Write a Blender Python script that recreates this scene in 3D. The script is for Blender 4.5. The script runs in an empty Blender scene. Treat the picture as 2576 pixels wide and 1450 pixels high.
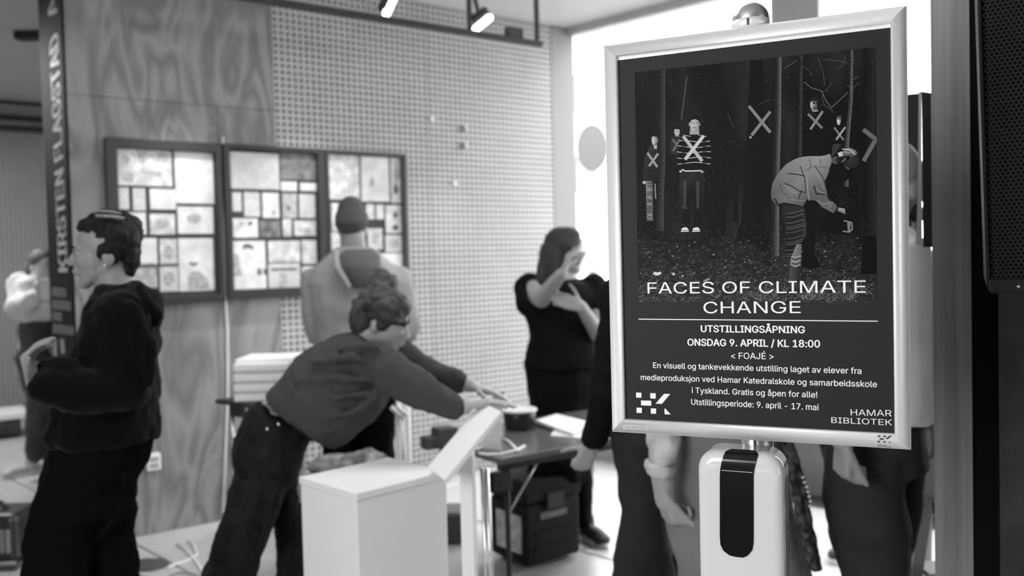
import bpy, bmesh, math, random
from mathutils import Vector, Matrix, noise
import numpy as np
random.seed(7)
S = bpy.context.scene
COL = S.collection
# ------------------------------------------------------------------ camera
F, CX, CY = 2200.0, 1288.0, 725.0
PITCH, ROLL, CAMZ = math.radians(1.8), math.radians(1.38), 1.5
fw = Vector((0, math.cos(PITCH), -math.sin(PITCH)))
r0 = Vector((1, 0, 0)); u0 = Vector((0, math.sin(PITCH), math.cos(PITCH)))
R_ = r0 * math.cos(ROLL) - u0 * math.sin(ROLL)
U_ = r0 * math.sin(ROLL) + u0 * math.cos(ROLL)
CAM = Vector((0, 0, CAMZ))
cd = bpy.data.cameras.new('camera'); co = bpy.data.objects.new('camera', cd); COL.objects.link(co)
co.matrix_world = Matrix(((R_.x, U_.x, -fw.x, 0), (R_.y, U_.y, -fw.y, 0), (R_.z, U_.z, -fw.z, CAMZ), (0, 0, 0, 1)))
cd.sensor_width = 36; cd.lens = F / 2576 * 36; cd.clip_start = .05; cd.clip_end = 300
cd.dof.use_dof = True; cd.dof.focus_distance = 1.36; cd.dof.aperture_fstop = 3.3
S.camera = co
# ------------------------------------------------------------------ light
S.view_settings.view_transform = 'Standard'; S.view_settings.look = 'None'
S.view_settings.gamma = 1; S.view_settings.use_curve_mapping = False
S.view_settings.exposure = 0.0
w = bpy.data.worlds.new('overcast_sky'); S.world = w; w.use_nodes = True
wb = w.node_tree.nodes['Background']; wb.inputs[0].default_value = (1, 1, 1, 1); wb.inputs[1].default_value = 12.5

def area(name, loc, target, sx, sy, power):
    l = bpy.data.lights.new(name, 'AREA'); l.shape = 'RECTANGLE'; l.size = sx; l.size_y = sy; l.energy = power
    o = bpy.data.objects.new(name, l); COL.objects.link(o); o.location = loc
    o.rotation_euler = (Vector(target) - Vector(loc)).to_track_quat('-Z', 'Y').to_euler()
    o['kind'] = 'structure'
    return o
area('rear_window_light', (-2.0, -.9, 1.9), (0.5, 1.4, 1.4), 1.5, 1.7, 105)
area('centre_fill_light', (-.1, 3.1, 3.2), (-.1, 3.5, 0), 1.8, 1.2, 40)  # unseen overhead fill, added to brighten the plinth top and lower wall
area('hall_light', (-4.6, 6.4, 3.05), (-4.2, 6.6, 0), 1.6, 1.6, 100)

# ------------------------------------------------------------------ pixel helpers (rays through the lens -> real points)
def ray(px, py):
    return (fw + R_ * ((px - CX) / F) + U_ * ((CY - py) / F))
def at(px, py, Y):
    d = ray(px, py); return CAM + d * (Y / d.y)
def ground(px, py, z=0.0):
    d = ray(px, py); return CAM + d * ((z - CAMZ) / d.z)
def onplane(px, py, p0, n):
    d = ray(px, py); return CAM + d * ((p0 - CAM).dot(n) / d.dot(n))

# ------------------------------------------------------------------ materials
def lin(v): return (v / 255.0) ** 2.2
MATS = {}
def mat(name, g, rough=.6, metal=0, spec=.5, noise_s=0, noise_a=0, bump=0, bs=40, stretch=(1, 1, 1), coat=0, emit=0):
    if name in MATS: return MATS[name]
    m = bpy.data.materials.new(name); m.use_nodes = True; nt = m.node_tree; b = nt.nodes['Principled BSDF']
    b.inputs['Base Color'].default_value = (g, g, g, 1); b.inputs['Roughness'].default_value = rough
    b.inputs['Metallic'].default_value = metal; b.inputs['Specular IOR Level'].default_value = spec
    b.inputs['Coat Weight'].default_value = coat
    if emit:
        b.inputs['Emission Color'].default_value = (1, 1, 1, 1); b.inputs['Emission Strength'].default_value = emit
    if noise_a or bump:
        tc = nt.nodes.new('ShaderNodeTexCoord'); mp = nt.nodes.new('ShaderNodeMapping'); mp.inputs['Scale'].default_value = stretch
        nt.links.new(tc.outputs['Object'], mp.inputs['Vector'])
    if noise_a:
        n = nt.nodes.new('ShaderNodeTexNoise'); n.inputs['Scale'].default_value = noise_s; n.inputs['Detail'].default_value = 6
        nt.links.new(mp.outputs[0], n.inputs['Vector'])
        r = nt.nodes.new('ShaderNodeMapRange'); r.inputs[1].default_value = .3; r.inputs[2].default_value = .7
        r.inputs[3].default_value = g * (1 - noise_a); r.inputs[4].default_value = g * (1 + noise_a)
        nt.links.new(n.outputs[0], r.inputs[0]); nt.links.new(r.outputs[0], b.inputs['Base Color'])
    if bump:
        n = nt.nodes.new('ShaderNodeTexNoise'); n.inputs['Scale'].default_value = bs; n.inputs['Detail'].default_value = 4
        nt.links.new(mp.outputs[0], n.inputs['Vector'])
        bp = nt.nodes.new('ShaderNodeBump'); bp.inputs['Strength'].default_value = bump; bp.inputs['Distance'].default_value = .01
        nt.links.new(n.outputs[0], bp.inputs['Height']); nt.links.new(bp.outputs[0], b.inputs['Normal'])
    MATS[name] = m; return m
def wood(name, g0, g1, sc, dist, stretch=(1, 1, .12), fine=.25):
    m = bpy.data.materials.new(name); m.use_nodes = True; nt = m.node_tree; b = nt.nodes['Principled BSDF']; L = nt.links
    b.inputs['Roughness'].default_value = .55; b.inputs['Specular IOR Level'].default_value = .3
    tc = nt.nodes.new('ShaderNodeTexCoord'); mp = nt.nodes.new('ShaderNodeMapping'); mp.inputs['Scale'].default_value = stretch
    L.new(tc.outputs['Object'], mp.inputs['Vector'])
    n = nt.nodes.new('ShaderNodeTexNoise'); n.inputs['Scale'].default_value = sc; n.inputs['Detail'].default_value = 2.2; n.inputs['Distortion'].default_value = dist
    L.new(mp.outputs[0], n.inputs['Vector'])
    mu = nt.nodes.new('ShaderNodeMath'); mu.operation = 'MULTIPLY'; mu.inputs[1].default_value = 10; L.new(n.outputs[0], mu.inputs[0])
    fr = nt.nodes.new('ShaderNodeMath'); fr.operation = 'PINGPONG'; fr.inputs[1].default_value = 1; L.new(mu.outputs[0], fr.inputs[0])
    n2 = nt.nodes.new('ShaderNodeTexNoise'); n2.inputs['Scale'].default_value = 60; n2.inputs['Detail'].default_value = 5
    L.new(mp.outputs[0], n2.inputs['Vector'])
    mx = nt.nodes.new('ShaderNodeMix'); mx.inputs[0].default_value = fine; L.new(fr.outputs[0], mx.inputs[2]); L.new(n2.outputs[0], mx.inputs[3])
    r = nt.nodes.new('ShaderNodeMapRange'); r.inputs[1].default_value = .1; r.inputs[2].default_value = .9; r.inputs[3].default_value = g0; r.inputs[4].default_value = g1
    L.new(mx.outputs[0], r.inputs[0]); L.new(r.outputs[0], b.inputs['Base Color'])
    MATS[name] = m; return m
M_ply = wood('birch_plywood', .145, .27, 4.4, .9, (1, 1, .26))
M_beam = wood('stained_timber', .10, .38, 8, .1, (1, 1, .02), .8)
M_peg = mat('perforated_board', .37, .6, noise_s=3, noise_a=.06)
M_pegback = mat('board_backing', .05, .9)
M_conc = mat('concrete', .30, .85, noise_s=2.5, noise_a=.25, bump=.3, bs=12)
M_dconc = mat('dark_concrete', .035, .9, noise_s=9, noise_a=.35, bump=.5, bs=30)
M_ceil = mat('painted_ceiling', .58, .9, noise_s=2, noise_a=.05)
M_slab = mat('polished_floor_slab', .46, .33, noise_s=2.2, noise_a=.12, spec=.5)
M_joint = mat('floor_joint', .10, .9)
M_white = mat('white_lacquer', .80, .35)
M_whitem = mat('matt_white_paint', .78, .6)
M_grey = mat('grey_window_frame', .42, .5)
M_black = mat('black_paint', .018, .5)
M_blackm = mat('matt_black', .006, .9, spec=.08)
M_blackp = mat('black_plastic', .022, .35, bump=.1, bs=80)
M_alu = mat('brushed_aluminium', .72, .34, metal=1, bump=.03, bs=300)
M_aluf = mat('anodised_aluminium', .90, .40, metal=.35, bump=.02, bs=400)
M_chrome = mat('chrome', .75, .15, metal=1)
M_steel = mat('steel_tube', .5, .3, metal=1)
M_paper = mat('white_paper', .82, .8)
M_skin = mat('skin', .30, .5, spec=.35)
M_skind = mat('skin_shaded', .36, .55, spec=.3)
M_hair = mat('dark_hair', .010, .6, spec=.15, bump=1, bs=70, stretch=(1, 1, .3))
M_hairb = mat('brown_hair', .04, .55, spec=.25, noise_s=14, noise_a=.7, bump=1, bs=60)
M_emit = mat('lit_lamp_tube', .9, .3, emit=9)

# ------------------------------------------------------------------ objects
def link(o): COL.objects.link(o); return o
def wloc(p):
    v = Vector((0, 0, 0))
    while p is not None: v = v + p.location; p = p.parent
    return v
def meta(o, label=None, cat=None, group=None, kind=None):
    if label: o['label'] = label
    if cat: o['category'] = cat
    if group: o['group'] = group
    if kind: o['kind'] = kind
    return o
def mk(name, verts, faces, m, parent=None, local=False, smooth=False, label=None):
    me = bpy.data.meshes.new(name)
    if parent is not None and not local:
        off = wloc(parent); verts = [Vector(v) - off for v in verts]
    me.from_pydata([tuple(v) for v in verts], [], faces); me.materials.append(m)
    if smooth: me.polygons.foreach_set('use_smooth', [True] * len(me.polygons))
    me.update()
    o = link(bpy.data.objects.new(name, me)); o.parent = parent
    if label: o['label'] = label
    return o
def bmobj(name, bm, m, parent=None, local=False, smooth=False, label=None):
    bmesh.ops.recalc_face_normals(bm, faces=bm.faces)
    if parent is not None and not local:
        off = wloc(parent)
        for v in bm.verts: v.co -= off
    me = bpy.data.meshes.new(name); bm.to_mesh(me); bm.free(); me.materials.append(m)
    if smooth: me.polygons.foreach_set('use_smooth', [True] * len(me.polygons))
    o = link(bpy.data.objects.new(name, me)); o.parent = parent
    if label: o['label'] = label
    return o
def thing(name, loc, label, cat, group=None, mw=None):
    o = link(bpy.data.objects.new(name, None)); o.empty_display_size = .1
    if mw is not None: o.matrix_world = mw
    else: o.location = loc
    return meta(o, label, cat, group)
def add_box(bm, c, hx, hy, hz, bev=0, seg=2):
    """c centre, hx/hy/hz half-extent vectors"""
    c = Vector(c); hx, hy, hz = Vector(hx), Vector(hy), Vector(hz)
    vs = [bm.verts.new(c + hx * a + hy * b + hz * d) for a in (-1, 1) for b in (-1, 1) for d in (-1, 1)]
    fs = [(0, 1, 3, 2), (4, 6, 7, 5), (0, 4, 5, 1), (2, 3, 7, 6), (0, 2, 6, 4), (1, 5, 7, 3)]
    F_ = [bm.faces.new([vs[i] for i in f]) for f in fs]
    if bev:
        es = list({e for f in F_ for e in f.edges})
        bmesh.ops.recalc_face_normals(bm, faces=F_)
        bmesh.ops.bevel(bm, geom=es, offset=bev, segments=seg, profile=.5, affect='EDGES')
def box(name, lo, hi, m, parent=None, local=False, bev=0, label=None, seg=2, rot=0, piv=None):
    bm = bmesh.new(); lo, hi = Vector(lo), Vector(hi); c = (lo + hi) / 2; h = (hi - lo) / 2
    if rot:
        q = Matrix.Rotation(rot, 3, 'Z'); pv = Vector(piv) if piv is not None else c
        add_box(bm, pv + q @ (c - pv), q @ Vector((h.x, 0, 0)), q @ Vector((0, h.y, 0)), Vector((0, 0, h.z)), bev, seg)
    else: add_box(bm, c, (h.x, 0, 0), (0, h.y, 0), (0, 0, h.z), bev, seg)
    return bmobj(name, bm, m, parent, local, label=label, smooth=False)
def basis(d):
    d = Vector(d).normalized(); a = Vector((0, 0, 1)) if abs(d.z) < .9 else Vector((1, 0, 0))
    x = d.cross(a).normalized(); return x, d.cross(x).normalized()
def add_cone(bm, p1, r1, p2, r2, n=14):
    p1, p2 = Vector(p1), Vector(p2); x, y = basis(p2 - p1)
    rings = []
    for p, r in ((p1, r1), (p2, r2)):
        rings.append([bm.verts.new(p + (x * math.cos(2 * math.pi * i / n) + y * math.sin(2 * math.pi * i / n)) * r) for i in range(n)])
    for i in range(n): bm.faces.new((rings[0][i], rings[0][(i + 1) % n], rings[1][(i + 1) % n], rings[1][i]))
    bm.faces.new(rings[0][::-1]); bm.faces.new(rings[1])
def add_tube(bm, pts, r, n=8):
    pts = [Vector(p) for p in pts]; rings = []; px = None
    for i, p in enumerate(pts):
        d = (pts[min(i + 1, len(pts) - 1)] - pts[max(i - 1, 0)]).normalized()
        if px is None: x, y = basis(d)
        else:
            x = (px - d * px.dot(d)).normalized(); y = d.cross(x)
        px = x; rr = r[i] if isinstance(r, (list, tuple)) else r
        rings.append([bm.verts.new(p + (x * math.cos(2 * math.pi * k / n) + y * math.sin(2 * math.pi * k / n)) * rr) for k in range(n)])
    for a, b in zip(rings, rings[1:]):
        for k in range(n): bm.faces.new((a[k], a[(k + 1) % n], b[(k + 1) % n], b[k]))
    bm.faces.new(rings[0][::-1]); bm.faces.new(rings[-1])
def tube(name, pts, r, m, parent=None, local=False, n=8, label=None):
    bm = bmesh.new(); add_tube(bm, pts, r, n); return bmobj(name, bm, m, parent, local, True, label)
def add_ell(bm, c, ax, ay, az, seg=16):
    c, ax, ay, az = Vector(c), Vector(ax), Vector(ay), Vector(az); nr = seg // 2
    top = bm.verts.new(c + az); bot = bm.verts.new(c - az); rings = []
    for j in range(1, nr):
        t = math.pi * j / nr
        rings.append([bm.verts.new(c + az * math.cos(t) + (ax * math.cos(2 * math.pi * i / seg) + ay * math.sin(2 * math.pi * i / seg)) * math.sin(t)) for i in range(seg)])
    for i in range(seg):
        bm.faces.new((top, rings[0][i], rings[0][(i + 1) % seg])); bm.faces.new((bot, rings[-1][(i + 1) % seg], rings[-1][i]))
    for a, b in zip(rings, rings[1:]):
        for i in range(seg): bm.faces.new((a[i], b[i], b[(i + 1) % seg], a[(i + 1) % seg]))
def add_loft(bm, secs, n=20):
    rings = []
    for c, a, b in secs:
        rings.append([bm.verts.new(c + a * math.cos(2 * math.pi * k / n) + b * math.sin(2 * math.pi * k / n)) for k in range(n)])
    for p, q in zip(rings, rings[1:]):
        for k in range(n): bm.faces.new((p[k], p[(k + 1) % n], q[(k + 1) % n], q[k]))
    bm.faces.new(rings[0][::-1]); bm.faces.new(rings[-1])
# prim kinds: ('c',p1,r1,p2,r2) capsule, ('s',p,r), ('e',c,ax,ay,az), ('t',[(x1,y1,x2,y2,Y,d),...]) traced solid with real thickness
def add_prim(bm, p):
    k = p[0]
    if k == 'c':
        add_cone(bm, p[1], p[2], p[3], p[4]); 
        for q, r in ((p[1], p[2]), (p[3], p[4])): add_ell(bm, q, (r, 0, 0), (0, r, 0), (0, 0, r), 12)
    elif k == 's': r = p[2]; add_ell(bm, p[1], (r, 0, 0), (0, r, 0), (0, 0, r), 14)
    elif k == 'e': add_ell(bm, *p[1:])
    elif k == 'l': add_loft(bm, p[1])
    elif k == 't':
        secs = []
        for x1, y1, x2, y2, Y, d in p[1]:
            a, b = at(x1, y1, Y), at(x2, y2, Y); secs.append(((a + b) / 2, (b - a) / 2, Vector((0, d, 0))))
        add_loft(bm, secs)
_tex = {}
def clouds(sz):
    if sz not in _tex:
        t = bpy.data.textures.new('folds', 'CLOUDS'); t.noise_scale = sz; t.noise_depth = 2; _tex[sz] = t
    return _tex[sz]
def solid(name, prims, m, parent, vox=.012, sm=5, disp=0, dsz=.1, label=None):
    bm = bmesh.new()
    for p in prims: add_prim(bm, p)
    o = bmobj(name, bm, m, parent, False, True, label)
    r = o.modifiers.new('union', 'REMESH'); r.mode = 'VOXEL'; r.voxel_size = vox; r.use_smooth_shade = True
    if sm: s = o.modifiers.new('smooth', 'SMOOTH'); s.iterations = sm; s.factor = .5
    if disp: d = o.modifiers.new('folds', 'DISPLACE'); d.texture = clouds(dsz); d.strength = disp; d.mid_level = .5; d.texture_coords = 'LOCAL'
    return o
def chain(pts, rs): return [('c', pts[i], rs[i], pts[i + 1], rs[i + 1]) for i in range(len(pts) - 1)]

# ------------------------------------------------------------------ setting: floor, walls, ceiling
VPd = ray(4323, 583); d1 = Vector((VPd.x, VPd.y, 0)).normalized(); d2 = Vector((d1.y, -d1.x, 0))   # along the wall / out of the wall
wp = (ground(325, 1355) + ground(560, 1310)) / 2
def wl(px, py, off=0.0):                       # point on the panel wall -> (s, z)
    q = onplane(px, py, wp + d2 * off, d2); v = q - W0; return v.dot(d1), q.z
W0 = wp.copy(); s_left = wl(186, 700)[0]; W0 = wp + d1 * s_left; W0.z = 0
s_end = wl(1392, 400)[0]
MW = Matrix(((d1.x, d2.x, 0, W0.x), (d1.y, d2.y, 0, W0.y), (0, 0, 1, 0), (0, 0, 0, 1)))   # local x along wall, y towards the room, z up
CEIL = 3.27
def wallpt(s, n, z): return MW @ Vector((s, n, z))
# floor: separate slabs with recessed joints, laid at 45 degrees
fl = mk('floor', [(-9, -4, -.03), (7, -4, -.03), (7, 13, -.03), (-9, 13, -.03)], [(0, 1, 2, 3)], M_joint); meta(fl, kind='structure')
A45 = math.radians(45); q45 = Matrix.Rotation(A45, 3, 'Z'); o45 = ground(1455, 1385)
bm = bmesh.new(); SL = 1.5; add_box(bm, (0, 0, -.0155), (SL / 2 - .006, 0, 0), (0, SL / 2 - .006, 0), (0, 0, .0145), .004, 1)
slab_me = None
for i in range(-8, 8):
    for j in range(-4, 11):
        c = o45 + q45 @ Vector(((i + .5) * SL, (j - .5) * SL, 0))
        if not (-7.6 < c.x < 5.2 and .0 < c.y < 11.5): continue
        if (c - W0).dot(d1) > s_end + 1.0: continue
        if slab_me is None:
            o = bmobj('floor_slab', bm, M_slab, None); slab_me = o.data
        else: o = link(bpy.data.objects.new('floor_slab', slab_me))
        o.parent = fl; o.location = (c.x, c.y, 0); o.rotation_euler = (0, 0, A45)
# main panel wall
s_pl = (wl(683, 60)[0] + wl(705, 800)[0]) / 2; s_mid = wl(568, 900)[0]; z_j = wl(600, 272)[1]; z_j2 = wl(640, 790)[1]
def endw(px, py):
    q = onplane(px, py, W0, d1); v = q - W0; return v.dot(d2), q.z
core = box('wall_back', (0, endw(129, 700)[0], 0), (s_end, -.03, CEIL), M_pegback, None); core.matrix_world = MW; meta(core, kind='structure')
for x0, x1, z0, z1 in ((0, s_mid, 0, z_j), (s_mid, s_pl, 0, z_j), (0, s_pl, z_j, CEIL)):
    box('plywood_panel', (x0 + .0015, -.03, z0 + (.0015 if z0 else 0.001)), (x1 - .0015, 0, z1 - .0015), M_ply, core, True)
def pegboard(name, x0, x1, z0, z1, parent, pitch=.04, r=.0115, y=0.0, th=.016):
    nx, nz = int(round((x1 - x0) / pitch)), int(round((z1 - z0) / pitch)); px_, pz_ = (x1 - x0) / nx, (z1 - z0) / nz
    V, Fc = [], []
    oc = [(math.cos(math.pi / 8 + k * math.pi / 4), math.sin(math.pi / 8 + k * math.pi / 4)) for k in range(8)]
    for i in range(nx):
        for j in range(nz):
            b = len(V); xa, xb, za, zb = x0 + i * px_, x0 + (i + 1) * px_, z0 + j * pz_, z0 + (j + 1) * pz_; cx, cz = (xa + xb) / 2, (za + zb) / 2
            V += [(xb, y, zb), (xa, y, zb), (xa, y, za), (xb, y, za)]
            V += [(cx + c * r, y, cz + s * r) for c, s in oc] + [(cx + c * r, y - th, cz + s * r) for c, s in oc]
            # octagon verts: 0:22deg 1:67 2:112 3:157 4:202 5:247 6:292 7:337 ; corners 0 NE 1 NW 2 SW 3 SE
            o = b + 4
            Fc += [(b, b + 1, o + 2, o + 1), (b + 1, b + 2, o + 4, o + 3), (b + 2, b + 3, o + 6, o + 5), (b + 3, b, o, o + 7)]
            Fc += [(b, o + 1, o), (b + 1, o + 3, o + 2), (b + 2, o + 5, o + 4), (b + 3, o + 7, o + 6)]
            Fc += [(o + k, o + (k + 1) % 8, o + 8 + (k + 1) % 8, o + 8 + k) for k in range(8)]
    return mk(name, V, Fc, M_peg, parent, True)
s_e2 = s_pl + (s_end - s_pl) * .5
pegboard('perforated_panel', s_pl + .002, s_e2 - .0015, 0.001, CEIL - .002, core)
pegboard('perforated_panel', s_e2 + .0015, s_end, 0.001, CEIL - .002, core)
# end face of the wall with its vertical sign
def endw(px, py):                      # point on the wall's left end face -> (depth behind the face, z)
    q = onplane(px, py, W0, d1); v = q - W0; return v.dot(d2), q.z
BT = -(endw(129, 700)[0]); BM0 = MW
banner = box('sign_panel', (-.012, -BT, 0.0), (-.001, -.001, CEIL - .004), mat('black_sign', .008, .7, spec=.08), None)
banner.matrix_world = MW; meta(banner, 'tall black sign with white vertical letters covering the end of the plywood wall', 'sign')
# far hall wall
FW0 = at(120, 700, 9.2); FM = Matrix(((d1.x, d2.x, 0, FW0.x), (d1.y, d2.y, 0, FW0.y), (0, 0, 1, 0), (0, 0, 0, 1)))
def fwl(px, py): q = onplane(px, py, FW0, d2); v = q - FW0; return v.dot(d1), q.z
fcore = box('wall_far', (-3.6, -.3, 0), (5.2, -.03, CEIL), M_pegback, None); fcore.matrix_world = FM; meta(fcore, kind='structure')
zr1, zr2 = fwl(50, 332)[1], fwl(50, 292)[1]
for a, b in ((-1.7, -.55), (-.55, .6)): pegboard('perforated_panel', a, b - .003, .001, zr1, fcore, .042, .014)
box('plain_panel', (-3.6, -.03, 0), (-1.703, 0, zr1), M_peg, fcore, True); box('plain_panel', (.6, -.03, 0), (5.2, 0, zr1), M_peg, fcore, True)
box('dark_rail', (-3.6, -.03, zr1 + .002), (5.2, .03, zr1 + .06), M_black, fcore, True)
box('dark_rail', (-3.6, -.03, zr2 - .05), (5.2, .03, zr2), M_black, fcore, True)
box('plain_strip', (-3.6, -.03, zr1 + .062), (5.2, -.005, zr2 - .052), M_conc, fcore, True)
box('white_strip', (-3.6, -.03, zr2 + .002), (5.2, 0, CEIL - .04), M_peg, fcore, True)
# ceiling, other walls
# clip the ceiling at the glass front: rebuilt as a polygon following the window line
gx = Vector((.728, -.685, 0)).normalized(); gy = Vector((-gx.y, gx.x, 0))     # along the glass front (towards the camera) / outwards
G0 = wallpt(s_end + .22, -.02, 0)
g0 = G0 - gx * 5.4; g1 = G0 + gx * 9.0
poly = [Vector((-9, -4, 0)), Vector((g1.x, -4, 0)), g1, g0, Vector((g0.x, 13, 0)), Vector((-9, 13, 0))]
V = [(p.x, p.y, CEIL) for p in poly] + [(p.x, p.y, CEIL + .25) for p in poly]; n = len(poly)
me = bpy.data.meshes.new('ceiling'); me.from_pydata(V, [], [tuple(range(n)), tuple(range(2 * n - 1, n - 1, -1))] + [(i, (i + 1) % n, n + (i + 1) % n, n + i) for i in range(n)])
me.materials.append(M_ceil); ce = link(bpy.data.objects.new('ceiling', me)); meta(ce, kind='structure')
wlft = box('wall_left', (-7.2, -4, 0), (-7.0, 13, CEIL), M_conc); meta(wlft, kind='structure')
wr = box('wall_rear', (-9, -4.2, 0), (6, -4.0, CEIL), M_conc); meta(wr, kind='structure')
# corner column and glazed front
GM = Matrix(((gx.x, gy.x, 0, G0.x), (gx.y, gy.y, 0, G0.y), (0, 0, 1, 0), (0, 0, 0, 1)))   # local x along the glass towards the camera, y outwards
colm = box('trim_1', (s_end + .001, -.30, 0), (s_end + .22, .004, CEIL), mat('grey_corner_column', .22, .7)); colm.matrix_world = MW; meta(colm, kind='structure')
mg = bpy.data.materials.new('window_glass'); mg.use_nodes = True; nt = mg.node_tree; nt.nodes.clear()
out = nt.nodes.new('ShaderNodeOutputMaterial'); tr = nt.nodes.new('ShaderNodeBsdfTransparent'); tr.inputs[0].default_value = (.95, .95, .95, 1)
gl = nt.nodes.new('ShaderNodeBsdfGlossy'); gl.inputs['Roughness'].default_value = .02; fr = nt.nodes.new('ShaderNodeFresnel'); mx = nt.nodes.new('ShaderNodeMixShader')
nt.links.new(fr.outputs[0], mx.inputs[0]); nt.links.new(tr.outputs[0], mx.inputs[1]); nt.links.new(gl.outputs[0], mx.inputs[2]); nt.links.new(mx.outputs[0], out.inputs[0])
bm = bmesh.new(); zs, zt = .42, CEIL - .001
muls = [1.70, 3.9]
for x in muls: add_box(bm, (x, 0, (zs + zt) / 2), (.03, 0, 0), (0, .05, 0), (0, 0, (zt - zs) / 2 - .04), .004, 1)
add_box(bm, (1.965, 0, zs + .0), (1.96, 0, 0), (0, .06, 0), (0, 0, .03)); add_box(bm, (1.965, 0, zt - .03), (1.96, 0, 0), (0, .06, 0), (0, 0, .03))
win = bmobj('window_1', bm, M_grey, None); win.matrix_world = GM; meta(win, kind='structure')
for a, b in ((-.03, 1.70), (1.99, 3.9)):
    mk('pane', [(a + .03, 0, zs + .03), (b - .03, 0, zs + .03), (b - .03, 0, zt - .06), (a + .03, 0, zt - .06)], [(0, 1, 2, 3)], mg, win, True)
wrt = box('wall_right', (3.94, -.10, 0), (9.2, .10, CEIL), M_conc); wrt.matrix_world = GM; meta(wrt, kind='structure')
wbr = box('wall_behind', (-5.2, -.06, 0), (-.16, -.005, CEIL), M_conc); wbr.matrix_world = GM; meta(wbr, kind='structure')
wsd = box('wall_side', (g1.x - .1, -4, 0), (g1.x + .1, g1.y, CEIL), M_conc); meta(wsd, kind='structure')
clm = box('trim_4', (1.735, -.12, 0), (2.02, .12, CEIL), mat('pale_column', .35, .6)); clm.matrix_world = GM; meta(clm, kind='structure')
sill = box('wall_window', (.0, -.12, 0), (3.93, .10, zs - .03), M_grey, None); sill.matrix_world = GM; meta(sill, kind='structure')
# outside: street and pale building
st = mk('street_pavement', [tuple(G0 + gy * .2 - gx * 30), tuple(G0 + gy * 60 - gx * 30), tuple(G0 + gy * 60 + gx * 60), tuple(G0 + gy * .2 + gx * 60)], [(0, 1, 2, 3)], mat('pale_paving', .55, .8, noise_s=1.5, noise_a=.1))
st.location.z = -.06; meta(st, kind='structure')
B0 = G0 + gy * 20 - gx * 30; BM = Matrix(((gx.x, gy.x, 0, B0.x), (gx.y, gy.y, 0, B0.y), (0, 0, 1, 0), (0, 0, 0, 1)))
bt = thing('apartment_building', None, 'pale rendered building across the street with rows of recessed windows', 'building', mw=BM)
M_fac = mat('pale_render', .80, .8); M_bw = mat('far_window_glass', .13, .5)
bmf = bmesh.new(); bmr = []
nxw, nzw, pw, ph = 22, 5, 2.6, 3.0
for i in range(nxw):
    for j in range(nzw):
        x0, z0 = i * pw, j * ph; wx0, wx1, wz0, wz1 = x0 + .75, x0 + 1.85, z0 + .9, z0 + 2.3
        v = [bmf.verts.new(p) for p in ((x0, 0, z0), (x0 + pw, 0, z0), (x0 + pw, 0, z0 + ph), (x0, 0, z0 + ph), (wx0, 0, wz0), (wx1, 0, wz0), (wx1, 0, wz1), (wx0, 0, wz1),
             (wx0, .2, wz0), (wx1, .2, wz0), (wx1, .2, wz1), (wx0, .2, wz1))]
        for k in range(4):
            bmf.faces.new((v[k], v[(k + 1) % 4], v[4 + (k + 1) % 4], v[4 + k])); bmf.faces.new((v[4 + k], v[4 + (k + 1) % 4], v[8 + (k + 1) % 4], v[8 + k]))
        if i < 20: bmr.append((wx0, wx1, wz0, wz1))
bmobj('facade', bmf, M_fac, bt, True)
wme = None
for wx0, wx1, wz0, wz1 in bmr:
    if wme is None:
        b_ = bmesh.new()
        add_box(b_, (.55, .16, .7), (.55, 0, 0), (0, .02, 0), (0, 0, .04)); add_box(b_, (.55, .16, .04), (.55, 0, 0), (0, .03, 0), (0, 0, .04)); add_box(b_, (.55, .16, 1.36), (.55, 0, 0), (0, .03, 0), (0, 0, .04))
        add_box(b_, (.55, .16, .7), (.03, 0, 0), (0, .03, 0), (0, 0, .66)); add_box(b_, (.55, .19, .7), (.55, 0, 0), (0, .008, 0), (0, 0, .7))
        o = bmobj('window', b_, M_bw, bt, True); wme = o.data
    else: o = link(bpy.data.objects.new('window', wme)); o.parent = bt
    o.location = (wx0, 0, wz0)
# round street sign seen through the glass
sp = at(1490, 372, 11.0)
rs = thing('street_sign', (sp.x, sp.y, -.05), 'round grey street sign on a thin post outside the window, left of the poster', 'sign')
bm = bmesh.new(); add_cone(bm, sp + Vector((0, .0, 0)), .20, sp + Vector((0, .02, 0)), .20, 32)
for v in bm.verts: v.co.z = sp.z + (v.co.z - sp.z) * 1.5
bmobj('sign_disc', bm, mat('grey_sign', .05, .5), rs)
tube('post', [(sp.x, sp.y + .06, -.05), (sp.x, sp.y + .06, sp.z + .2)], .035, mat('galvanised_post', .3, .4, metal=.5), rs)
# ------------------------------------------------------------------ poster stand (fitted pose of the frame)
pr1 = (R_ * .914 + U_ * .0086 + fw * -.405); pr1 = Vector((pr1.x, pr1.y, 0)).normalized()
PO = at(1541, 1086, 1.0)   # placeholder, solved below
def solve_pose():
    best = None
    W, H = .45, .635
    for a in np.linspace(math.radians(-32), math.radians(-16), 65):
        ex = Vector((math.cos(a), math.sin(a), 0))
        for tl in np.linspace(-.03, .03, 13):
            ezn = Vector((0, 0, 1)); nn = ex.cross(ezn); ez = (ezn + nn * tl).normalized()
            # least squares depth of the lower-left corner from the upper-right one
            for Y in np.linspace(1.3, 1.6, 31):
                o = at(1541, 1086, Y); e = 0
                for (u, v), (px, py) in zip(((0, H), (W, H), (W, 0)), ((1522, 110), (2279, 14), (2291, 1131))):
                    p = o + ex * u + ez * v - CAM; z = p.dot(fw)
                    e += (CX + F * p.dot(R_) / z - px) ** 2 + (CY - F * p.dot(U_) / z - py) ** 2
                if best is None or e < best[0]: best = (e, ex, ez, o)
    return best
e_, pex, pez, PO = solve_pose()
pen = pex.cross(pez).normalized()        # towards the camera side
if pen.y > 0: pen = -pen
print('poster fit', e_ ** .5, PO, math.degrees(math.atan2(pex.y, pex.x)), pez)
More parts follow.
